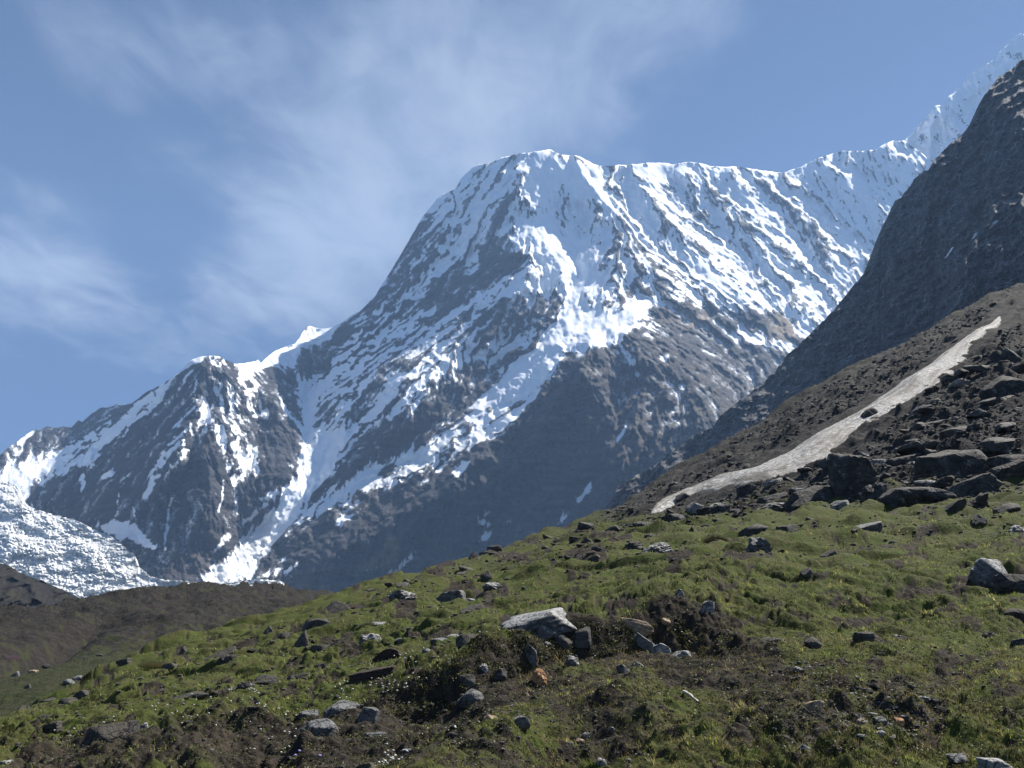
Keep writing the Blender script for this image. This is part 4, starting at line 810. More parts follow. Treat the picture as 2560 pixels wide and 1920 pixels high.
R = [
 # near the camera and across the meadow, from the left
 (512,1713,150,24,'slab','grey',4,'long pale grey slab lying flat in the left meadow','slab'),
 (545,1650,105,30,'slab','dark',20,'long dark layered slab tilted uphill beside a pointed stone','slab'),
 (456,1632,26,24,'wedge','dark',10,'small pointed dark stone on the golden turf rim','stone'),
 (424,1677,40,27,'block','dark',5,'squat black stone beside a golden dry grass clump','stone'),
 (305,1677,34,16,'slab','dark',10,'low dark stone at the left rim above the valley floor','stone'),
 (563,1667,58,30,'rubble','dark',0,'jagged dark stone just under the tilted layered slab','stone'),
 (604,1609,28,18,'block','dark',0,'small dark stone above the tilted layered slab','stone'),
 (668,1592,40,23,'wedge','dark',8,'small humped dark stone on the green crest left of the shark fin rock','stone'),
 (660,1708,58,27,'round','dark',0,'rounded black boulder with grey flecks right of the long pale slab','boulder'),
 (560,1735,70,24,'rubble','brown',6,'crumbling reddish stone with white chips below the long pale slab','stone'),
 (612,1728,46,20,'rubble','dark',0,'broken dark stone beside the crumbling reddish one','stone'),
 (160,1772,44,44,'upright','dark',8,'upright black boulder at the far left of the meadow','boulder'),
 (117,1767,46,27,'block','dark',0,'broad dark boulder left of the upright black one','boulder'),
 (195,1760,50,26,'slab','dark',28,'steeply tilted dark slab right of the upright black boulder','slab'),
 (44,1788,42,30,'rubble','dark',0,'ragged dark rock near the left edge of the grass rim','rock'),
 (354,1832,26,28,'round','pale',10,'egg shaped pale stone standing on dark soil','stone'),
 (250,1878,130,56,'block','dark',6,'large dark half buried boulder with a pale left shoulder','boulder'),
 (122,1824,60,26,'slab','dark',4,'low dark boulder in the yellow green grass at left','boulder'),
 (10,1906,30,18,'slab','pale',0,'pale flat stone at the bottom left corner','stone'),
 (326,1730,40,14,'block','dark',0,'small dark stone in the open left meadow','stone'),
 (460,1745,95,22,'slab','dark',10,'long low dark outcrop below the long pale slab','outcrop'),
 (833,1533,86,34,'wedge','dark',14,'large dark wedge shaped boulder on the crest against the moraine','boulder'),
 (785,1588,78,42,'block','dark',26,'layered dark boulder leaning uphill right of the shark fin rock','boulder'),
 (752,1618,58,52,'wedge','dark',0,'shark fin shaped dark rock casting a triangular shadow','rock'),
 (705,1612,32,22,'rubble','dark',0,'small dark rock touching the shadow of the shark fin rock','rock'),
 (810,1611,70,22,'slab','dark',2,'low flat dark rock right of the shark fin rock','rock'),
 (925,1595,58,36,'rubble','lichen',0,'grey white lichen covered boulder with a crumbling top','boulder'),
 (950,1573,42,12,'slab','pale',0,'thin pale rock behind the crumbling lichen boulder','rock'),
 (1000,1590,30,15,'round','grey',0,'small round grey stone right of the crumbling lichen boulder','stone'),
 (1002,1515,70,38,'rubble','lichen',0,'crumbly lichen boulder near the skyline of the meadow','boulder'),
 (1042,1514,42,22,'block','grey',-10,'grey boulder tucked beside the crumbly lichen boulder','boulder'),
 (1127,1504,76,38,'block','grey',4,'flat topped grey boulder high on the meadow','boulder'),
 (1174,1508,34,13,'round','pale',0,'low pale boulder just right of the flat topped grey one','boulder'),
 (1188,1530,78,22,'wedge','dark',0,'long dark wedge rock below the flat topped grey boulder','rock'),
 (1230,1485,46,22,'rubble','lichen',0,'whitish lichen rock casting a shadow left on the upper meadow','rock'),
 (1216,1463,26,30,'upright','dark',22,'leaning dark standing stone above the whitish lichen rock','stone'),
 (1046,1462,26,20,'block','dark',20,'dark rock breaking the grassy skyline above the moraine','rock'),
 (1184,1406,38,24,'wedge','dark',12,'dark pyramid rock alone on the skyline','rock'),
 (1102,1596,50,33,'block','grey',0,'grey boulder on the left of a pair in the middle meadow','boulder'),
 (1134,1580,38,18,'round','pale',6,'pale lichen boulder behind the grey one of the middle meadow pair','boulder'),
 (1170,1600,68,38,'round','dark',8,'rounded dark boulder left of the big white lichen boulder','boulder'),
 (968,1643,68,28,'block','brown',14,'dark reddish boulder tilted above the long reddish slab','boulder'),
 (945,1692,128,46,'slab','brown',12,'long dark reddish slab with small white flowers below it','slab'),
 (800,1677,32,17,'rubble','dark',0,'small dark rock uphill of the rounded black boulder','rock'),
 (738,1690,68,20,'rubble','dark',4,'low ragged dark rock right of the rounded black boulder','rock'),
 (1064,1635,30,13,'slab','pale',6,'small pale flat stone alone in the middle meadow','stone'),
 (843,1802,90,42,'round','grey',4,'rounded grey boulder behind the lowest grey boulder','boulder'),
 (798,1845,96,54,'round','grey',6,'large smooth grey boulder in the lower left foreground','boulder'),
 (920,1810,54,48,'upright','grey',-14,'upright grey boulder right of the smooth grey pair','boulder'),
 (770,1782,54,24,'slab','grey',4,'flat grey brown stone among white flowers above the smooth grey pair','stone'),
 (1182,1737,80,38,'round','grey',-6,'rounded grey boulder in the dark bank with a lit top','boulder'),
 (1166,1703,42,34,'block','dark',0,'black boulder in the bank above the rounded lit one','boulder'),
 (1208,1677,26,24,'round','pale',0,'small bright white stone at the rim of the dark bank','stone'),
 (1246,1692,38,27,'block','dark',12,'dark angular stone right of the small bright white one','stone'),
 (1227,1760,38,20,'block','tan',12,'tan and white stone in the dark bank left of the orange rock','stone'),
 (1225,1816,38,22,'round','tan',8,'rounded tan stone below the tan and white one','stone'),
 (1156,1789,38,12,'slab','tan',6,'thin flat tan stone in the lower dark bank','stone'),
 (1046,1793,44,26,'block','grey',10,'grey angular stone half sunk left of the thin tan one','stone'),
 (905,1925,96,50,'slab','mossy',22,'mossy tilted boulder at the bottom edge beside white flowers','boulder'),
 (1023,1874,32,27,'block','lichen',0,'pale lichen stone right of the mossy tilted boulder','stone'),
 (936,1841,48,12,'slab','grey',4,'thin grey stone lying below the upright grey boulder','stone'),
 (1345,1562,186,60,'block','lichen',10,'huge white lichen covered boulder on the crest of the bank','boulder'),
 (1592,1580,96,38,'slab','tan',-10,'broad brownish slab showing in the upper face of the bank','slab'),
 (1604,1614,54,30,'slab','grey',-34,'steeply tilted slab leaning against the bank beside the white cubes','slab'),
 (1652,1637,48,36,'block','pale',-8,'blocky whitish stone, left of the two at the foot of the bank','stone'),
 (1706,1639,52,34,'block','pale',8,'blocky whitish stone, right of the two at the foot of the bank','stone'),
 (1771,1533,30,36,'upright','pale',-25,'pale leaning stone on the right shoulder of the bank','stone'),
 (1702,1505,24,20,'block','pale',-20,'small pale stone on the highest point of the bank','stone'),
 (1328,1655,34,50,'upright','grey',4,'upright grey stone standing in the bank above the orange rock','stone'),
 (1349,1702,40,42,'rubble','orange',0,'rusty orange rock in the middle of the dark bank','rock'),
 (1366,1612,24,15,'round','grey',0,'small grey stone above the upright grey stone','stone'),
 (1407,1604,54,28,'slab','dark',-22,'dark slab sticking out of the bank under the huge lichen boulder','slab'),
 (1450,1598,64,52,'block','dark',-5,'big dark block embedded in the shaded bank face','boulder'),
 (1428,1673,40,30,'rubble','lichen',0,'flecked lichen rock in the bank right of the orange rock','rock'),
 (1557,1685,28,26,'block','lichen',15,'striped white rock in the turf below the bank','rock'),
 (1594,1676,26,18,'slab','pale',-20,'small white stone right of the striped white rock','stone'),
 (1609,1842,44,20,'slab','grey',0,'square bluish grey flat stone at the lower middle','stone'),
 (1300,1827,44,24,'slab','grey',6,'grey flat stone in the dark hollow at bottom centre','stone'),
 (1465,1790,20,20,'round','pale',0,'white knobbly stone above the dark hollow','stone'),
 (1449,1799,24,14,'block','tan',0,'buff stone touching the white knobbly one','stone'),
 (1530,1791,13,14,'block','pale',0,'tiny upright white stone right of the white knobbly one','stone'),
 (1528,1874,46,16,'slab','pale',-6,'white elongated stone near the bottom centre','stone'),
 (1505,1897,26,24,'round','pale',20,'white leaning stone just below the elongated white one','stone'),
 (1572,1896,18,16,'round','lichen',0,'small speckled stone right of the white leaning one','stone'),
 (1447,1913,24,13,'slab','pale',0,'small pale stone at the bottom edge left of the white leaning one','stone'),
 (1660,1569,38,20,'round','tan',0,'rounded olive stone in the upper face of the bank','stone'),
 (2505,1914,90,48,'block','pale',3,'white topped boulder alone at the bottom right corner','boulder'),
 (2397,1883,50,16,'slab','grey',6,'flat grey brown stone left of the white topped corner boulder','stone'),
 (2245,1905,40,16,'round','dark',-6,'dark flat stone at the bottom edge in tan grass','stone'),
 (1942,1612,62,30,'block','dark',-2,'flat topped dark block at the left end of the path','block'),
 (1920,1587,36,11,'slab','grey',0,'thin grey slab behind the flat topped dark block','slab'),
 (2037,1618,40,32,'round','dark',10,'rounded dark stone right of the flat topped block','stone'),
 (2168,1617,50,30,'block','dark',0,'dark stone in front, of two stacked on the path bank','stone'),
 (2184,1592,44,24,'rubble','brown',0,'dark ragged stone behind, of two stacked on the path bank','stone'),
 (2251,1593,30,8,'slab','pale',-14,'thin tilted white slab right of the two stacked dark stones','slab'),
 (2000,1681,24,14,'block','pale',-25,'white pointed stone on the earthy slope below the path','stone'),
 (2038,1766,48,27,'block','tan',6,'brown boulder in the lower right turf','boulder'),
 (2122,1714,24,8,'slab','pale',0,'small flat pale stone above the brown boulder','stone'),
 (2305,1742,48,14,'rubble','pale',6,'long pale knobbly stone above the stony patch','stone'),
 (2297,1775,40,19,'round','grey',0,'grey pink rounded stone at the top of the stony patch','stone'),
 (2156,1784,26,20,'wedge','pale',0,'white pointed triangular stone left in the stony patch','stone'),
 (2250,1801,30,18,'block','orange',-8,'small rusty stone in the stony patch','stone'),
 (2160,1814,24,18,'block','tan',0,'pinkish stone in the stony patch left of the rusty one','stone'),
 (2136,1827,24,12,'round','grey',0,'grey oval stone at the left side of the stony patch','stone'),
 (2206,1833,30,18,'slab','grey',0,'greenish grey slab in the middle of the stony patch','stone'),
 (2203,1850,34,14,'slab','pale',12,'white striped stone at the lower end of the stony patch','stone'),
 (1991,1862,28,12,'round','grey',0,'left stone of the little heap below the stony patch','stone'),
 (2018,1860,36,16,'round','grey',-8,'top stone of the little heap below the stony patch','stone'),
 (2001,1879,42,17,'round','dark',0,'mossy lowest stone of the little heap below the stony patch','stone'),
 (2480,1598,40,18,'rubble','dark',0,'dark stone at the right end of the path bank','stone'),
 (2555,1620,38,24,'round','dark',0,'dark round stone cut by the right edge beside the path','stone'),
 (2495,1455,116,96,'block','lichen',6,'big boulder with white lichen cap at the right of the meadow','boulder'),
 (2545,1474,80,50,'block','dark',0,'dark mossy boulder beside the white capped one','boulder'),
 (2552,1535,80,62,'round','brown',20,'reddish brown boulder at the right edge below the white capped one','boulder'),
 (2176,1332,150,40,'slab','grey',17,'long grey slab tilted uphill in the upper meadow','slab'),
 (1888,1336,84,36,'slab','dark',26,'layered dark slab rising above a crumbling rock','slab'),
 (1902,1380,70,56,'rubble','grey',8,'crumbling grey rock beneath the layered dark slab','rock'),
 (2080,1391,42,33,'wedge','dark',-10,'small black pointed rock in the upper meadow','rock'),
 (2452,1276,76,48,'rubble','brown',18,'rough reddish boulder below the boulder belt at right','boulder'),
 (2530,1282,80,40,'round','dark',8,'dark rounded boulder right of the rough reddish one','boulder'),
 (2552,1322,56,46,'rubble','lichen',0,'speckled boulder cut by the right edge in the upper meadow','boulder'),
 (2395,1284,60,24,'slab','dark',24,'dark tilted slab left of the rough reddish boulder','slab'),
 (2452,1306,64,26,'wedge','dark',10,'pale tipped dark rock under the rough reddish boulder','rock'),
 (1974,1359,52,28,'block','dark',4,'dark boulder right of the crumbling grey rock','boulder'),
 (2138,1350,28,13,'round','dark',0,'small dark stone under the long tilted grey slab','stone'),
 (2233,1351,22,12,'round','dark',0,'small dark stone right under the end of the long grey slab','stone'),
 (2160,1404,30,14,'slab','dark',16,'small dark slab below the black pointed rock','slab'),
 (2020,1432,34,24,'slab','dark',20,'dark turf covered stone low in the right meadow','stone'),
 # boulder belt and scree
 (2180,1047,46,34,'round','far',12,'lone dark boulder sitting in the old snow strip','boulder'),
 (2142,1238,104,138,'block','far',-6,'tall dark tower like boulder in the middle of the boulder belt','boulder'),
 (2048,1264,130,84,'block','far',20,'massive layered boulder leaning on the tall dark one','boulder'),
 (2207,1260,80,62,'rubble','far',0,'grey rough boulder just right of the tall dark one','boulder'),
 (2310,1254,156,60,'block','far',4,'long low dark boulder along the edge of the grass','boulder'),
 (2344,1207,88,20,'slab','farpale',-6,'pale topped slab resting behind the long low dark boulder','slab'),
 (2410,1168,204,112,'block','far',8,'biggest boulder of the belt with a rounded mossy left end','boulder'),
 (2446,1230,136,72,'block','far',14,'broad slanting boulder below the biggest one','boulder'),
 (2532,1202,96,42,'block','far',8,'dark boulder at the right edge of the belt','boulder'),
 (2526,1166,96,46,'block','far',2,'square boulder with orange turf on top near the right edge','boulder'),
 (2454,1068,42,28,'wedge','farpale',-8,'pale pointed boulder uphill of the biggest one','boulder'),
 (1948,1199,34,30,'wedge','far',0,'small pointed boulder at the lower edge of the old snow','boulder'),
 (1942,1252,94,44,'slab','far',14,'long layered boulder left in the belt','boulder'),
 (1876,1240,56,36,'block','far',10,'dark boulder left of the long layered one','boulder'),
 (1950,1278,96,30,'rubble','farpale',6,'heap like pale broken boulder at the grass edge','boulder'),
 (2013,1278,50,28,'wedge','far',0,'small peaked boulder right of the pale broken one','boulder'),
 (2290,1166,40,23,'rubble','farpale',0,'speckled boulder tucked under the biggest one','boulder'),
 (2205,1155,40,22,'slab','farpale',0,'light grey boulder between the tall and the biggest one','boulder'),
 (2268,1140,90,34,'block','far',10,'dark slab like boulder uphill of the light grey one','boulder'),
 (2107,1266,54,26,'slab','farpale',8,'grey boulder at the foot of the tall dark one','boulder'),
 (2320,1070,120,44,'block','far',14,'broad greenish boulder on the scree above the belt','boulder'),
 (2520,985,110,60,'slab','far',30,'steep slanting slab high on the scree at the right edge','slab'),
 (2480,1010,70,40,'block','far',24,'dark slanting boulder below the steep high slab','boulder'),
 (2540,900,50,60,'block','far',20,'dark crag on the right edge of the upper scree','crag'),
 (1798,1283,88,48,'block','far',8,'dark square edged boulder left of the belt','boulder'),
 (1740,1282,46,38,'upright','farpale',-10,'pale striated boulder touching the dark square edged one','boulder'),
 (1868,1170,22,30,'upright','far',-12,'hooked standing stone above the old snow strip','stone'),
 (1680,1320,70,40,'round','far',12,'mossy rounded boulder below the tip of the old snow','boulder'),
 (1750,1312,48,20,'slab','far',14,'flat boulder right of the mossy rounded one','boulder'),
 (1645,1398,90,40,'rubble','lichen',18,'silvery lichen outcrop at the top of the smooth grass','outcrop'),
 (1590,1392,60,34,'rubble','dark',10,'dark broken outcrop left of the silvery one','outcrop'),
 (1700,1368,46,28,'rubble','lichen',20,'upper knob of the silvery lichen outcrop','outcrop'),
 (1790,1386,66,46,'rubble','mossy',10,'brown tufted hump between the two outcrops','hump'),
 (1687,1213,30,17,'block','far',4,'dark block by the skyline left of the old snow','block'),
 (1786,1209,34,15,'slab','farpale',8,'pale slab on the upper rim of the old snow','slab'),
 (1432,1431,36,19,'rubble','dark',0,'small dark rock left of a turf covered stone on the upper meadow','rock'),
 (1486,1428,34,16,'slab','dark',22,'turf covered dark stone at the left of the smooth grass','stone'),
 (1732,1340,26,18,'wedge','far',0,'small peaked dark stone under the mossy rounded boulder','stone'),
 (1438,1349,34,18,'block','far',6,'grey rock among brown scree at the skyline','rock'),
 (1470,1376,40,24,'block','far',10,'dark rock below the grey one on the brown scree','rock'),
 (1628,1352,30,14,'block','far',4,'dark stone on the turf left of the mossy rounded boulder','stone'),
 (1560,1345,44,20,'rubble','farpale',0,'light broken rock on the brown scree','rock'),
]
for t in R:
    nm_ = {'crag': 'rock', 'hump': 'rock', 'slab': 'flat_rock', 'block': 'square_rock', 'outcrop': 'rock'}.get(t[8], t[8])
    put_stone(nm_, *t[:7], label=t[7], cat=t[8])
# stones on the valley floor below the moraine
for (a, b, w, h, k, m_, lb) in ((166, 1711, 28, 15, 'round', 'grey', 'rounded grey boulder on the valley floor below the moraine'), (195, 1702, 30, 16, 'rubble', 'grey', 'broken grey boulder behind the rounded one on the valley floor'), (37, 1688, 24, 14, 'wedge', 'grey', 'pointed boulder at the left of the valley floor'),
                         (68, 1718, 18, 10, 'wedge', 'dark', 'small dark boulder low on the valley floor'), (342, 1646, 20, 8, 'round', 'grey', 'pale oval boulder at the foot of the moraine'), (112, 1668, 20, 9, 'round', 'dark', 'low dark boulder left of the broken grey one'), (80, 1682, 22, 10, 'rubble', 'tan', 'yellowish broken boulder on the valley floor'), (245, 1641, 18, 6, 'slab', 'grey', 'thin flat boulder at the moraine foot')):
    put_stone('boulder', a, b, w, h, k, m_, 4, label=lb, cat='boulder', pt=P3(a, b, d_mor(np.array(float(a)), np.array(float(b)))), n=3)

# scattered stones: many more individuals of a few shared shapes
r2 = np.random.default_rng(77)
def lib(kinds, mats, n, k):
    out = []
    for i in range(k):
        v, f = rock_verts(900 + i * 7 + len(mats) * 31, kinds[i % len(kinds)], (1, .85, .62), n)
        o = mesh_np('stone', v, f, SM[mats[i % len(mats)]], link=False)
        o.data.set_sharp_from_angle(angle=math.radians(32)); out.append(o.data)
        bpy.data.objects.remove(o)
    return out
def scatter(nm, zone, count, wpx, meshes, label, cat, group, flat=.8):
    xs = [p[0] for p in zone]; ys = [p[1] for p in zone]; made = 0
    while made < count:
        a = r2.uniform(min(xs), max(xs), 64); b = r2.uniform(min(ys), max(ys), 64); ok = inpoly(a, b, zone)
        for x_, y_ in zip(a[ok], b[ok]):
            if made >= count: break
            p = near_point(x_, y_); w = wpx[0] * (wpx[1] / wpx[0]) ** (r2.random() ** 1.7); s = w / FPX * p[1]
            o = bpy.data.objects.new(nm, meshes[r2.integers(len(meshes))]); COL.objects.link(o)
            o.location = (float(p[0]), float(p[1] + .2 * s), float(p[2] + s * .12)); o.scale = (s, s, s * r2.uniform(.5, 1.1) * flat); o.location.z += s * (.10 if nm == 'pebble' else 0)
            o.rotation_euler = (r2.uniform(-.25, .25), r2.uniform(-.5, .1), r2.uniform(0, 6.28)); tag(o, label, cat, group); made += 1
L_dark = lib(['block', 'slab', 'wedge', 'rubble', 'round'], ['dark', 'dark', 'brown', 'dark', 'mossy'], 3, 10)
L_far = lib(['block', 'slab', 'wedge', 'rubble', 'block', 'slab'], ['far', 'far', 'far', 'farpale', 'far', 'far'], 3, 12)
L_pale = lib(['block', 'slab', 'wedge', 'round', 'slab'], ['pale', 'grey', 'grey', 'tan', 'pale'], 3, 10)
Z_scree = [(1500, 1285), (1660, 1225), (1800, 1240), (2000, 1180), (2150, 1110), (2300, 1010), (2450, 890), (2556, 800), (2556, 1230), (1900, 1285), (1560, 1345)]
Z_upper = [(1480, 1303), (1700, 1190), (1860, 1095), (2060, 968), (2240, 872), (2440, 775), (2500, 762), (2350, 885), (2200, 985), (2000, 1090), (1850, 1165), (1650, 1250), (1500, 1322)]
Z_mead = [(300, 1700), (640, 1570), (900, 1490), (1200, 1420), (1500, 1350), (1900, 1300), (2556, 1250), (2556, 1340), (1900, 1400), (1300, 1500), (1200, 1580), (1050, 1700), (500, 1790), (60, 1840), (60, 1800)]
Z_rim = [(880, 1490), (1100, 1430), (1300, 1365), (1480, 1305), (1600, 1330), (1480, 1420), (1250, 1440), (1000, 1500)]
Z_bank = [(1190, 1640), (1300, 1590), (1480, 1560), (1650, 1515), (1780, 1530), (1920, 1600), (1800, 1620), (1400, 1690), (1300, 1830), (1100, 1800)]
Z_patch = [(1900, 1580), (1990, 1600), (2060, 1660), (2250, 1700), (2400, 1750), (2340, 1810), (2230, 1870), (1960, 1880), (2100, 1800), (2060, 1730), (1960, 1680)]
scatter('boulder', Z_scree, 185, (14, 70), L_far, 'dark angular boulder on the scree below or beside the old snow strip', 'boulder', 'boulders on the scree')
Z_right = [(2230, 1080), (2330, 980), (2450, 880), (2558, 800), (2558, 1150), (2400, 1130), (2290, 1140)]
scatter('boulder', Z_right, 22, (45, 115), L_far, 'large dark slanting boulder high in the rubble at the right edge', 'boulder', 'large boulders in the upper rubble', .7)
scatter('rock', Z_upper, 60, (7, 26), L_far, 'small dark rock on the ridge side above the old snow strip', 'rock', 'rocks above the old snow')
scatter('stone', Z_rim, 105, (9, 46), L_dark, 'dark stone on the brown scree rim near the skyline', 'stone', 'stones on the brown rim')
scatter('stone', Z_mead, 105, (8, 34), L_dark, 'small dark stone half sunk in the meadow turf', 'stone', 'stones in the meadow')
scatter('pebble', Z_bank, 45, (6, 18), L_pale + L_dark, 'loose stone in the earthy face of the bank', 'stone', 'stones in the bank')
scatter('pebble', Z_patch, 60, (8, 26), L_pale, 'loose pale stone in the stony patch below the path', 'stone', 'stones of the stony patch')
# gravel: too much to count
def gravel(name, zones, mat_key, kinds):
    VV, FF = [], []; off = 0
    vs = [rock_verts(1500 + i, k, (1, .8, .55), 1) for i, k in enumerate(kinds)]
    for zone, cnt, wp in zones:
        xs = [p[0] for p in zone]; ys = [p[1] for p in zone]
        a = r2.uniform(min(xs), max(xs), cnt * 3); b = r2.uniform(min(ys), max(ys), cnt * 3); ok = inpoly(a, b, zone); a, b = a[ok][:cnt], b[ok][:cnt]
        P = near_point(a, b); w = wp[0] * (wp[1] / wp[0]) ** (r2.random(len(a)) ** 2); s = w / FPX * P[:, 1]
        for i in range(len(a)):
            v, f = vs[i % len(vs)]; an = r2.uniform(0, 6.28); ca, sa = math.cos(an), math.sin(an)
            q_ = np.stack([v[:, 0] * ca - v[:, 1] * sa, v[:, 0] * sa + v[:, 1] * ca, v[:, 2]], -1) * s[i] + P[i]
            VV.append(q_); FF.append(f + off); off += len(v)
    o = mesh_np(name, np.concatenate(VV), np.concatenate(FF), SM[mat_key], smooth=False); tag(o, kind='stuff'); return o
gravel('scree', [(Z_scree, 9500, (4, 19)), (Z_upper, 8500, (5, 20)), (Z_rim, 2600, (3, 12)), (Z_mead, 5200, (4, 17)), ([(0, 1850), (400, 1810), (900, 1750), (1100, 1700), (1300, 1700), (1500, 1800), (1400, 1910), (0, 1915)], 1500, (4, 18)), ([(1300, 1680), (2500, 1610), (2500, 1800), (1300, 1880)], 1400, (4, 16))], 'far', ['block', 'slab', 'wedge', 'block'])
gravel('rubble', [(Z_upper, 2200, (4, 14)), (Z_scree, 1700, (3, 13)), (Z_rim, 500, (3, 9))], 'farpale', ['slab', 'block', 'wedge'])
gravel('gravel', [(Z_patch, 650, (3, 10)), (Z_bank, 320, (1.5, 6)), (Z_scree, 240, (2, 8)), (Z_rim, 60, (2, 6)), (Z_upper, 160, (2, 6)), ([(1300, 1700), (2500, 1640), (2500, 1900), (1300, 1900)], 160, (1.5, 5))], 'pale', ['block', 'slab', 'round'])

# ------------------------------------------------------------------ grass and low herbs
def leaf_material(name):
    m = bpy.data.materials.new(name); m.use_nodes = True; n, l = m.node_tree.nodes, m.node_tree.links; n.clear()
    o = n.new('ShaderNodeOutputMaterial'); d = n.new('ShaderNodeBsdfDiffuse'); t = n.new('ShaderNodeBsdfTranslucent'); mx = n.new('ShaderNodeMixShader'); a = n.new('ShaderNodeAttribute'); a.attribute_name = 'tint'
    l.new(a.outputs['Color'], d.inputs[0]); l.new(a.outputs['Color'], t.inputs[0]); mx.inputs[0].default_value = .42
    l.new(d.outputs[0], mx.inputs[1]); l.new(t.outputs[0], mx.inputs[2]); gl = n.new('ShaderNodeBsdfGlossy'); gl.inputs['Roughness'].default_value = .5; gl.inputs[0].default_value = (1, 1, .95, 1); m2 = n.new('ShaderNodeMixShader'); m2.inputs[0].default_value = .02
    l.new(mx.outputs[0], m2.inputs[1]); l.new(gl.outputs[0], m2.inputs[2]); l.new(m2.outputs[0], o.inputs[0]); return m
M_LEAF = leaf_material('grass_blades')
def pick(n, xr, yr, dens):
    X = r2.uniform(*xr, n); Y = r2.uniform(*yr, n)
    t = np.interp(X, px, top); ok = (Y > t + 4); X, Y = X[ok], Y[ok]
    k = r2.random(len(X)) < dens(X, Y); return X[k], Y[k]
def blades(name, X, Y, hmul, wmul, palette, lean=.35):
    P = near_point(X, Y); n = len(P); Dd = P[:, 1]
    clump = fbm(P[:, 0] / .5, P[:, 1] / .5, 3, 700); hh = (0.045 + .0011 * Dd) * (0.6 + r2.random(n) * .9) * np.clip(1 + .9 * clump + .8 * fbm(P[:, 0] / .26, P[:, 1] / .55, 3, 715, .6), .3, 2.2) * hmul
    ww = np.maximum(.004, .00042 * Dd) * wmul * (.6 + r2.random(n)); an = r2.random(n) * 6.28
    dx, dy = np.cos(an) * ww, np.sin(an) * ww; lx_ = r2.normal(0, lean, n) * hh - .15 * hh; ly_ = r2.normal(0, lean, n) * hh
    a = P + np.stack([dx, dy, np.full(n, -.01)], -1); b = P - np.stack([dx, dy, np.full(n, .01)], -1); c = P + np.stack([lx_, ly_, hh], -1)
    Vv = np.stack([a, b, c], 1).reshape(-1, 3); F = np.arange(3 * n).reshape(-1, 3)
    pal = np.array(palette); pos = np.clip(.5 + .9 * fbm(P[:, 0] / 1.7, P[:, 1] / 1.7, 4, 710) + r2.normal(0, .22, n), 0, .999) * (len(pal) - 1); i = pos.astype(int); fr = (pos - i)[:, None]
    T = pal[i] * (1 - fr) + pal[i + 1] * fr; T = T * (r2.uniform(.6, 1.35, n) * np.clip(1 + 1.5 * fbm(P[:, 0] / .26, P[:, 1] / .55, 3, 715, .6) + .8 * fbm(P[:, 0] / 2.6, P[:, 1] / 4, 3, 718), .22, 2.1))[:, None]  # clump noise darkens the tint: shade of gaps between tussocks painted into the blades
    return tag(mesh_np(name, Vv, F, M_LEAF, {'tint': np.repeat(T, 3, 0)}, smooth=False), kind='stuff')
GR = [(.018, .022, .006), (.054, .068, .014), (.150, .176, .034), (.25, .268, .055), (.30, .250, .10)]
dens_g = lambda X, Y: np.clip(near_grass(X, Y) * 1.15 - .15 - 1.0 * sstep(fbm(X / 50, Y / 16, 4, 720, .65), .05, .32), 0, 1)
X1, Y1 = pick(330000, (-120, 2680), (1250, 1990), dens_g)
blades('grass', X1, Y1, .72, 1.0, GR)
X2, Y2 = pick(60000, (1300, 2680), (1600, 1990), lambda X, Y: .8 * sstep(fbm(X / 90, Y / 40, 3, 730), -.2, .3))
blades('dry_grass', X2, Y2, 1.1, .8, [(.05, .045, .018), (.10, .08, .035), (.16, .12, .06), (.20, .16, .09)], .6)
def herbs(name, X, Y, palette, sz=1.0):
    P = near_point(X, Y); n = len(P); s = (.012 + .0007 * P[:, 1]) * sz * (.5 + r2.random(n)); u = r2.normal(0, 1, (n, 3)); u[:, 2] *= .5; u /= np.linalg.norm(u, axis=1)[:, None]
    w = np.cross(u, r2.normal(0, 1, (n, 3)) * [.4, .4, 1]); w /= np.linalg.norm(w, axis=1)[:, None] + 1e-9; lift = (r2.random(n) * .06 + .01)
    C = P + np.stack([0 * s, 0 * s, lift * (1 + fbm(P[:, 0] / .4, P[:, 1] / .4, 3, 740))], -1)
    q4 = np.stack([C - u * s[:, None], C + w * s[:, None] * .5, C + u * s[:, None], C - w * s[:, None] * .5], 1).reshape(-1, 3)
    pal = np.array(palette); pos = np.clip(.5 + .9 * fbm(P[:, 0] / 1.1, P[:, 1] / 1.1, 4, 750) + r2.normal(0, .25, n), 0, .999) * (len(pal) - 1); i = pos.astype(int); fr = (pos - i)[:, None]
    T = (pal[i] * (1 - fr) + pal[i + 1] * fr) * (r2.uniform(.5, 1.4, n) * np.clip(1 + 1.3 * fbm(P[:, 0] / .24, P[:, 1] / .5, 3, 755, .6), .25, 2))[:, None]  # leaf colour also carries painted dark hollows, standing in for shade among the herbs
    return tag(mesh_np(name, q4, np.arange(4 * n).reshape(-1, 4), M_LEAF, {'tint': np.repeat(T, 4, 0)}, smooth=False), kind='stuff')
X3, Y3 = pick(200000, (-120, 2680), (1560, 1990), lambda X, Y: np.clip(.9 - near_grass(X, Y) + .35 * sstep(X, 1700, 2100), 0, .9) * sstep(fbm(X / 40, Y / 18, 4, 760), -.35, .15))
herbs('moss', X3, Y3, [(.018, .016, .009), (.040, .040, .013), (.080, .088, .022), (.12, .14, .03), (.11, .085, .045)], .85)

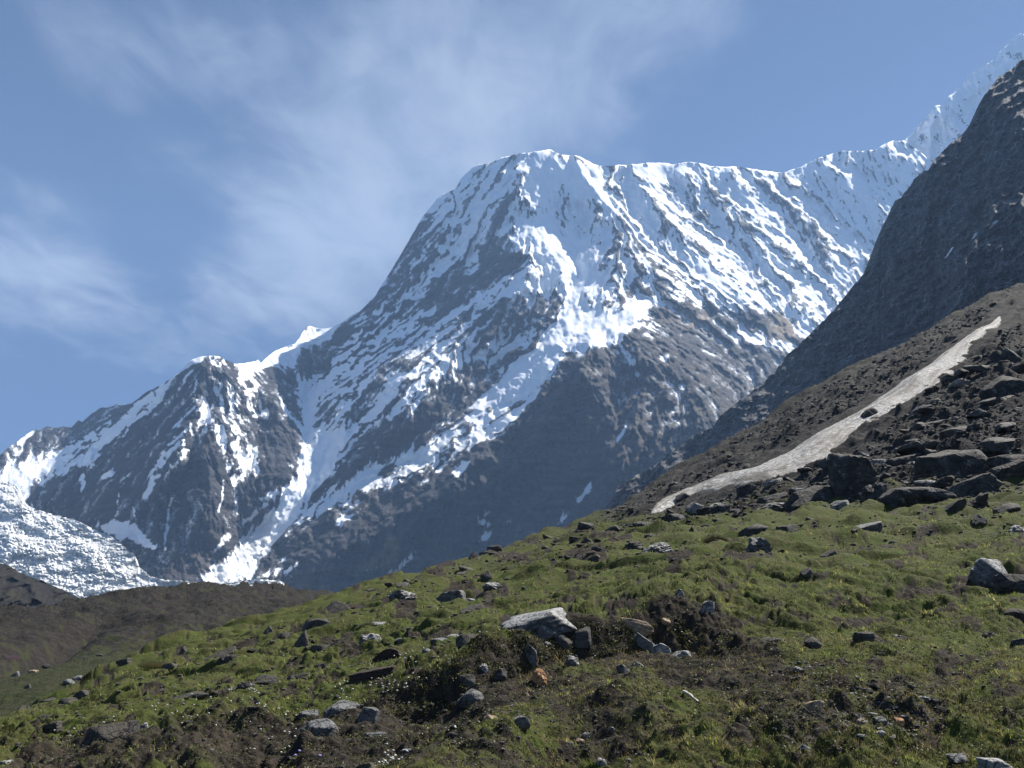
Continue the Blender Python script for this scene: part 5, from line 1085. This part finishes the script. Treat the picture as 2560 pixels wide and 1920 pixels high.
# dry stalks, tussocks, flowers, bush, stick: things one can pick out
def mat_flat(name, c, tr=0.0):
    m = Mat(name, .8, .2); m.color(m.mix(m.noise(30, 3, vec=m.objc), c, (c[0] * .75, c[1] * .75, c[2] * .75))); return m.m
M_WHITE = mat_flat('white_petals', (.52, .52, .47)); M_STEM = mat_flat('green_stem', (.06, .08, .02)); M_VIOLET = mat_flat('violet_petals', (.30, .26, .58)); M_PINK = mat_flat('pink_blossom', (.44, .33, .31)); M_STRAW = mat_flat('straw', (.30, .26, .13)); M_BONE = mat_flat('bleached_wood', (.50, .45, .36))
def flower_mesh(name, mh):
    d, f = ico(2); head = d * np.array([.021, .021, .016]) * (1 + .25 * np.sin(np.arctan2(d[:, 1], d[:, 0]) * 7))[:, None] + [0, 0, .10]
    st = np.array([[.002, 0, 0], [-.001, .0017, 0], [-.001, -.0017, 0], [.0015, 0, .09], [-.0008, .0012, .09], [-.0008, -.0012, .09]])
    sf = np.array([[0, 1, 4], [0, 4, 3], [1, 2, 5], [1, 5, 4], [2, 0, 3], [2, 3, 5]])
    o = mesh_np(name, np.concatenate([head, st]), np.concatenate([f, sf + len(head)]), mh, link=False)
    o.data.materials.append(M_STEM)
    for p in o.data.polygons[len(f):]: p.material_index = 1
    me = o.data; bpy.data.objects.remove(o); return me
FM = flower_mesh('flower', M_WHITE); FV = flower_mesh('violet_flower', M_VIOLET)
CL = [(620, 1735, 60, 14, 24), (560, 1745, 70, 22, 14), (930, 1705, 60, 14, 22), (1000, 1690, 60, 20, 14), (1020, 1650, 50, 20, 10), (960, 1905, 50, 20, 16), (985, 1895, 30, 16, 10), (720, 1845, 30, 22, 12), (735, 1775, 50, 12, 12), (640, 1790, 40, 14, 8), (400, 1780, 80, 16, 14), (300, 1810, 70, 14, 12), (190, 1820, 60, 14, 8),
      (450, 1745, 50, 14, 10), (850, 1730, 60, 18, 14), (1210, 1590, 50, 12, 8), (1100, 1640, 60, 22, 8), (1085, 1818, 10, 6, 4), (1135, 1862, 8, 12, 3), (980, 1870, 20, 10, 6), (760, 1640, 60, 20, 6), (500, 1790, 60, 18, 8), (640, 1850, 60, 24, 6), (200, 1760, 50, 12, 4)]
for (cx_, cy_, sx_, sy_, n_) in CL:
    for i in range(n_):
        p = near_point(cx_ + r2.normal(0, sx_ * .5), min(cy_ + r2.normal(0, sy_ * .5), 1918)); o = bpy.data.objects.new('flower', FM); COL.objects.link(o)
        s = r2.uniform(.6, 1.1); o.location = tuple(map(float, p)); o.scale = (s * 1.1, s * 1.1, s); o.rotation_euler = (r2.uniform(-.2, .2), r2.uniform(-.2, .2), r2.uniform(0, 6))
        tag(o, 'small round white flower head in the lower left meadow', 'flower', 'white flowers in the meadow')
for (a, b) in ((739, 1880), (748, 1883), (799, 1896)):
    p = near_point(a, b); o = bpy.data.objects.new('violet_flower', FV); COL.objects.link(o); o.location = tuple(map(float, p)); o.scale = (1.3, 1.3, 1.2)
    tag(o, 'small violet flower in the dark turf at bottom left', 'flower', 'violet flowers')
def tuft(name, pxx, pyy, wpx, hpx, mat, label, cat, n=260, spread=.5, pt=None):
    p = near_point(pxx, pyy) if pt is None else pt; Dd = p[1]; W = wpx / FPX * Dd; Hh = hpx / FPX * Dd; rr_ = np.sqrt(r2.random(n)) * W / 2; an = r2.random(n) * 6.28
    bx_, by_ = rr_ * np.cos(an), rr_ * np.sin(an) * .6; prof = np.sqrt(np.clip(1 - (rr_ / (W / 2)) ** 2, .08, 1)); hh = Hh * prof * r2.uniform(.6, 1.15, n); w = W * .012 + .002
    A = np.stack([bx_ - w, by_, -.02 + 0 * bx_], -1); B_ = np.stack([bx_ + w, by_, -.02 + 0 * bx_], -1); C = np.stack([bx_ * (1 + spread) + r2.normal(0, .2, n) * hh, by_ * (1 + spread) + r2.normal(0, .2, n) * hh, hh], -1)
    o = mesh_np(name, np.stack([A, B_, C], 1).reshape(-1, 3), np.arange(3 * n).reshape(-1, 3), mat, smooth=False); o.location = tuple(map(float, p)); tag(o, label, cat); return o
tuft('dry_grass_clump', 385, 1680, 62, 18, M_STRAW, 'wide golden dry grass clump left of the squat black stone', 'grass clump', 500)
tuft('dry_grass_clump', 624, 1676, 26, 12, M_STRAW, 'small golden dry grass clump above the rounded black boulder', 'grass clump')
tuft('dry_grass_clump', 452, 1650, 46, 10, M_STRAW, 'low golden dry grass clump under the small pointed stone', 'grass clump')
tuft('dry_grass_clump', 1790, 1368, 54, 22, mat_flat('brown_straw', (.14, .09, .05)), 'brown tufted grass on the hump between the outcrops', 'grass clump', 400)
tuft('dry_grass_clump', 2405, 1172, 40, 10, M_STRAW, 'yellow turf tuft on the slanting boulder below the biggest one', 'grass clump')
tuft('pink_bush', 30, 1648, 34, 13, M_PINK, 'pink flowering bush at the left on the valley floor', 'bush', 500, .2, pt=P3(30, 1648, d_mor(np.array(30.), np.array(1648.))))
for (a, b) in ((2235, 1880), (2160, 1895), (2190, 1890), (2070, 1910), (1990, 1560), (1440, 1560), (640, 1560)):
    tuft('dead_stalk', a, b, 8, 26, mat_flat('dead_stem', (.06, .04, .03)), 'bare dead stalks standing in the turf', 'plant', 7, 1.5)['group'] = 'dead stalks'
# bleached stick
p0, p1 = near_point(1708, 1721), near_point(1746, 1736); ax_ = p1 - p0; L_ = np.linalg.norm(ax_); k_ = 14; tt_ = np.linspace(0, 1, k_); rad_ = L_ * .055 * (1 - .45 * tt_) * (1 + .2 * np.sin(tt_ * 17)); e1 = np.cross(ax_ / L_, [0, 0, 1.]); e1 /= np.linalg.norm(e1); e2 = np.cross(e1, ax_ / L_)
ang_ = np.linspace(0, 2 * np.pi, 9); ring = p0[None, None] + ax_[None, None] * tt_[:, None, None] + (np.cos(ang_)[None, :, None] * e1 + np.sin(ang_)[None, :, None] * e2) * rad_[:, None, None]; ring[..., 2] += .05 + .02 * np.sin(tt_ * 5)[:, None]
tag(mesh_np('stick', ring, grid_faces(k_, 9), M_BONE), 'bleached white stick lying in the turf below the path', 'stick')
# ------------------------------------------------------------------ haze
hm = bpy.data.materials.new('thin_valley_haze'); hm.use_nodes = True; hn = hm.node_tree.nodes; hn.clear()
ho = hn.new('ShaderNodeOutputMaterial'); hv = hn.new('ShaderNodeVolumePrincipled')
hv.inputs['Color'].default_value = (0.36, 0.59, 1.0, 1); hv.inputs['Density'].default_value = HAZE; hv.inputs['Anisotropy'].default_value = 0.10
hm.node_tree.links.new(hv.outputs[0], ho.inputs['Volume'])
def top_z(o):
    c_ = np.empty(len(o.data.vertices) * 3, np.float32); o.data.vertices.foreach_get('co', c_); return float(c_[2::3].max())
hz1 = max(top_z(o) for o in (mtn, far, wall)) + 60; print('haze top', hz1)
hx, hy0, hy1, hz0 = 10500, -10500, 13000, -17.5
hvv = [(-hx, hy0, hz0), (hx, hy0, hz0), (hx, hy1, hz0), (-hx, hy1, hz0), (-hx, hy0, hz1), (hx, hy0, hz1), (hx, hy1, hz1), (-hx, hy1, hz1)]
hazeo = mesh_np('haze', hvv, [(0, 3, 2, 1), (4, 5, 6, 7), (0, 1, 5, 4), (1, 2, 6, 5), (2, 3, 7, 6), (3, 0, 4, 7)], hm, smooth=False)
tag(hazeo, kind='stuff')
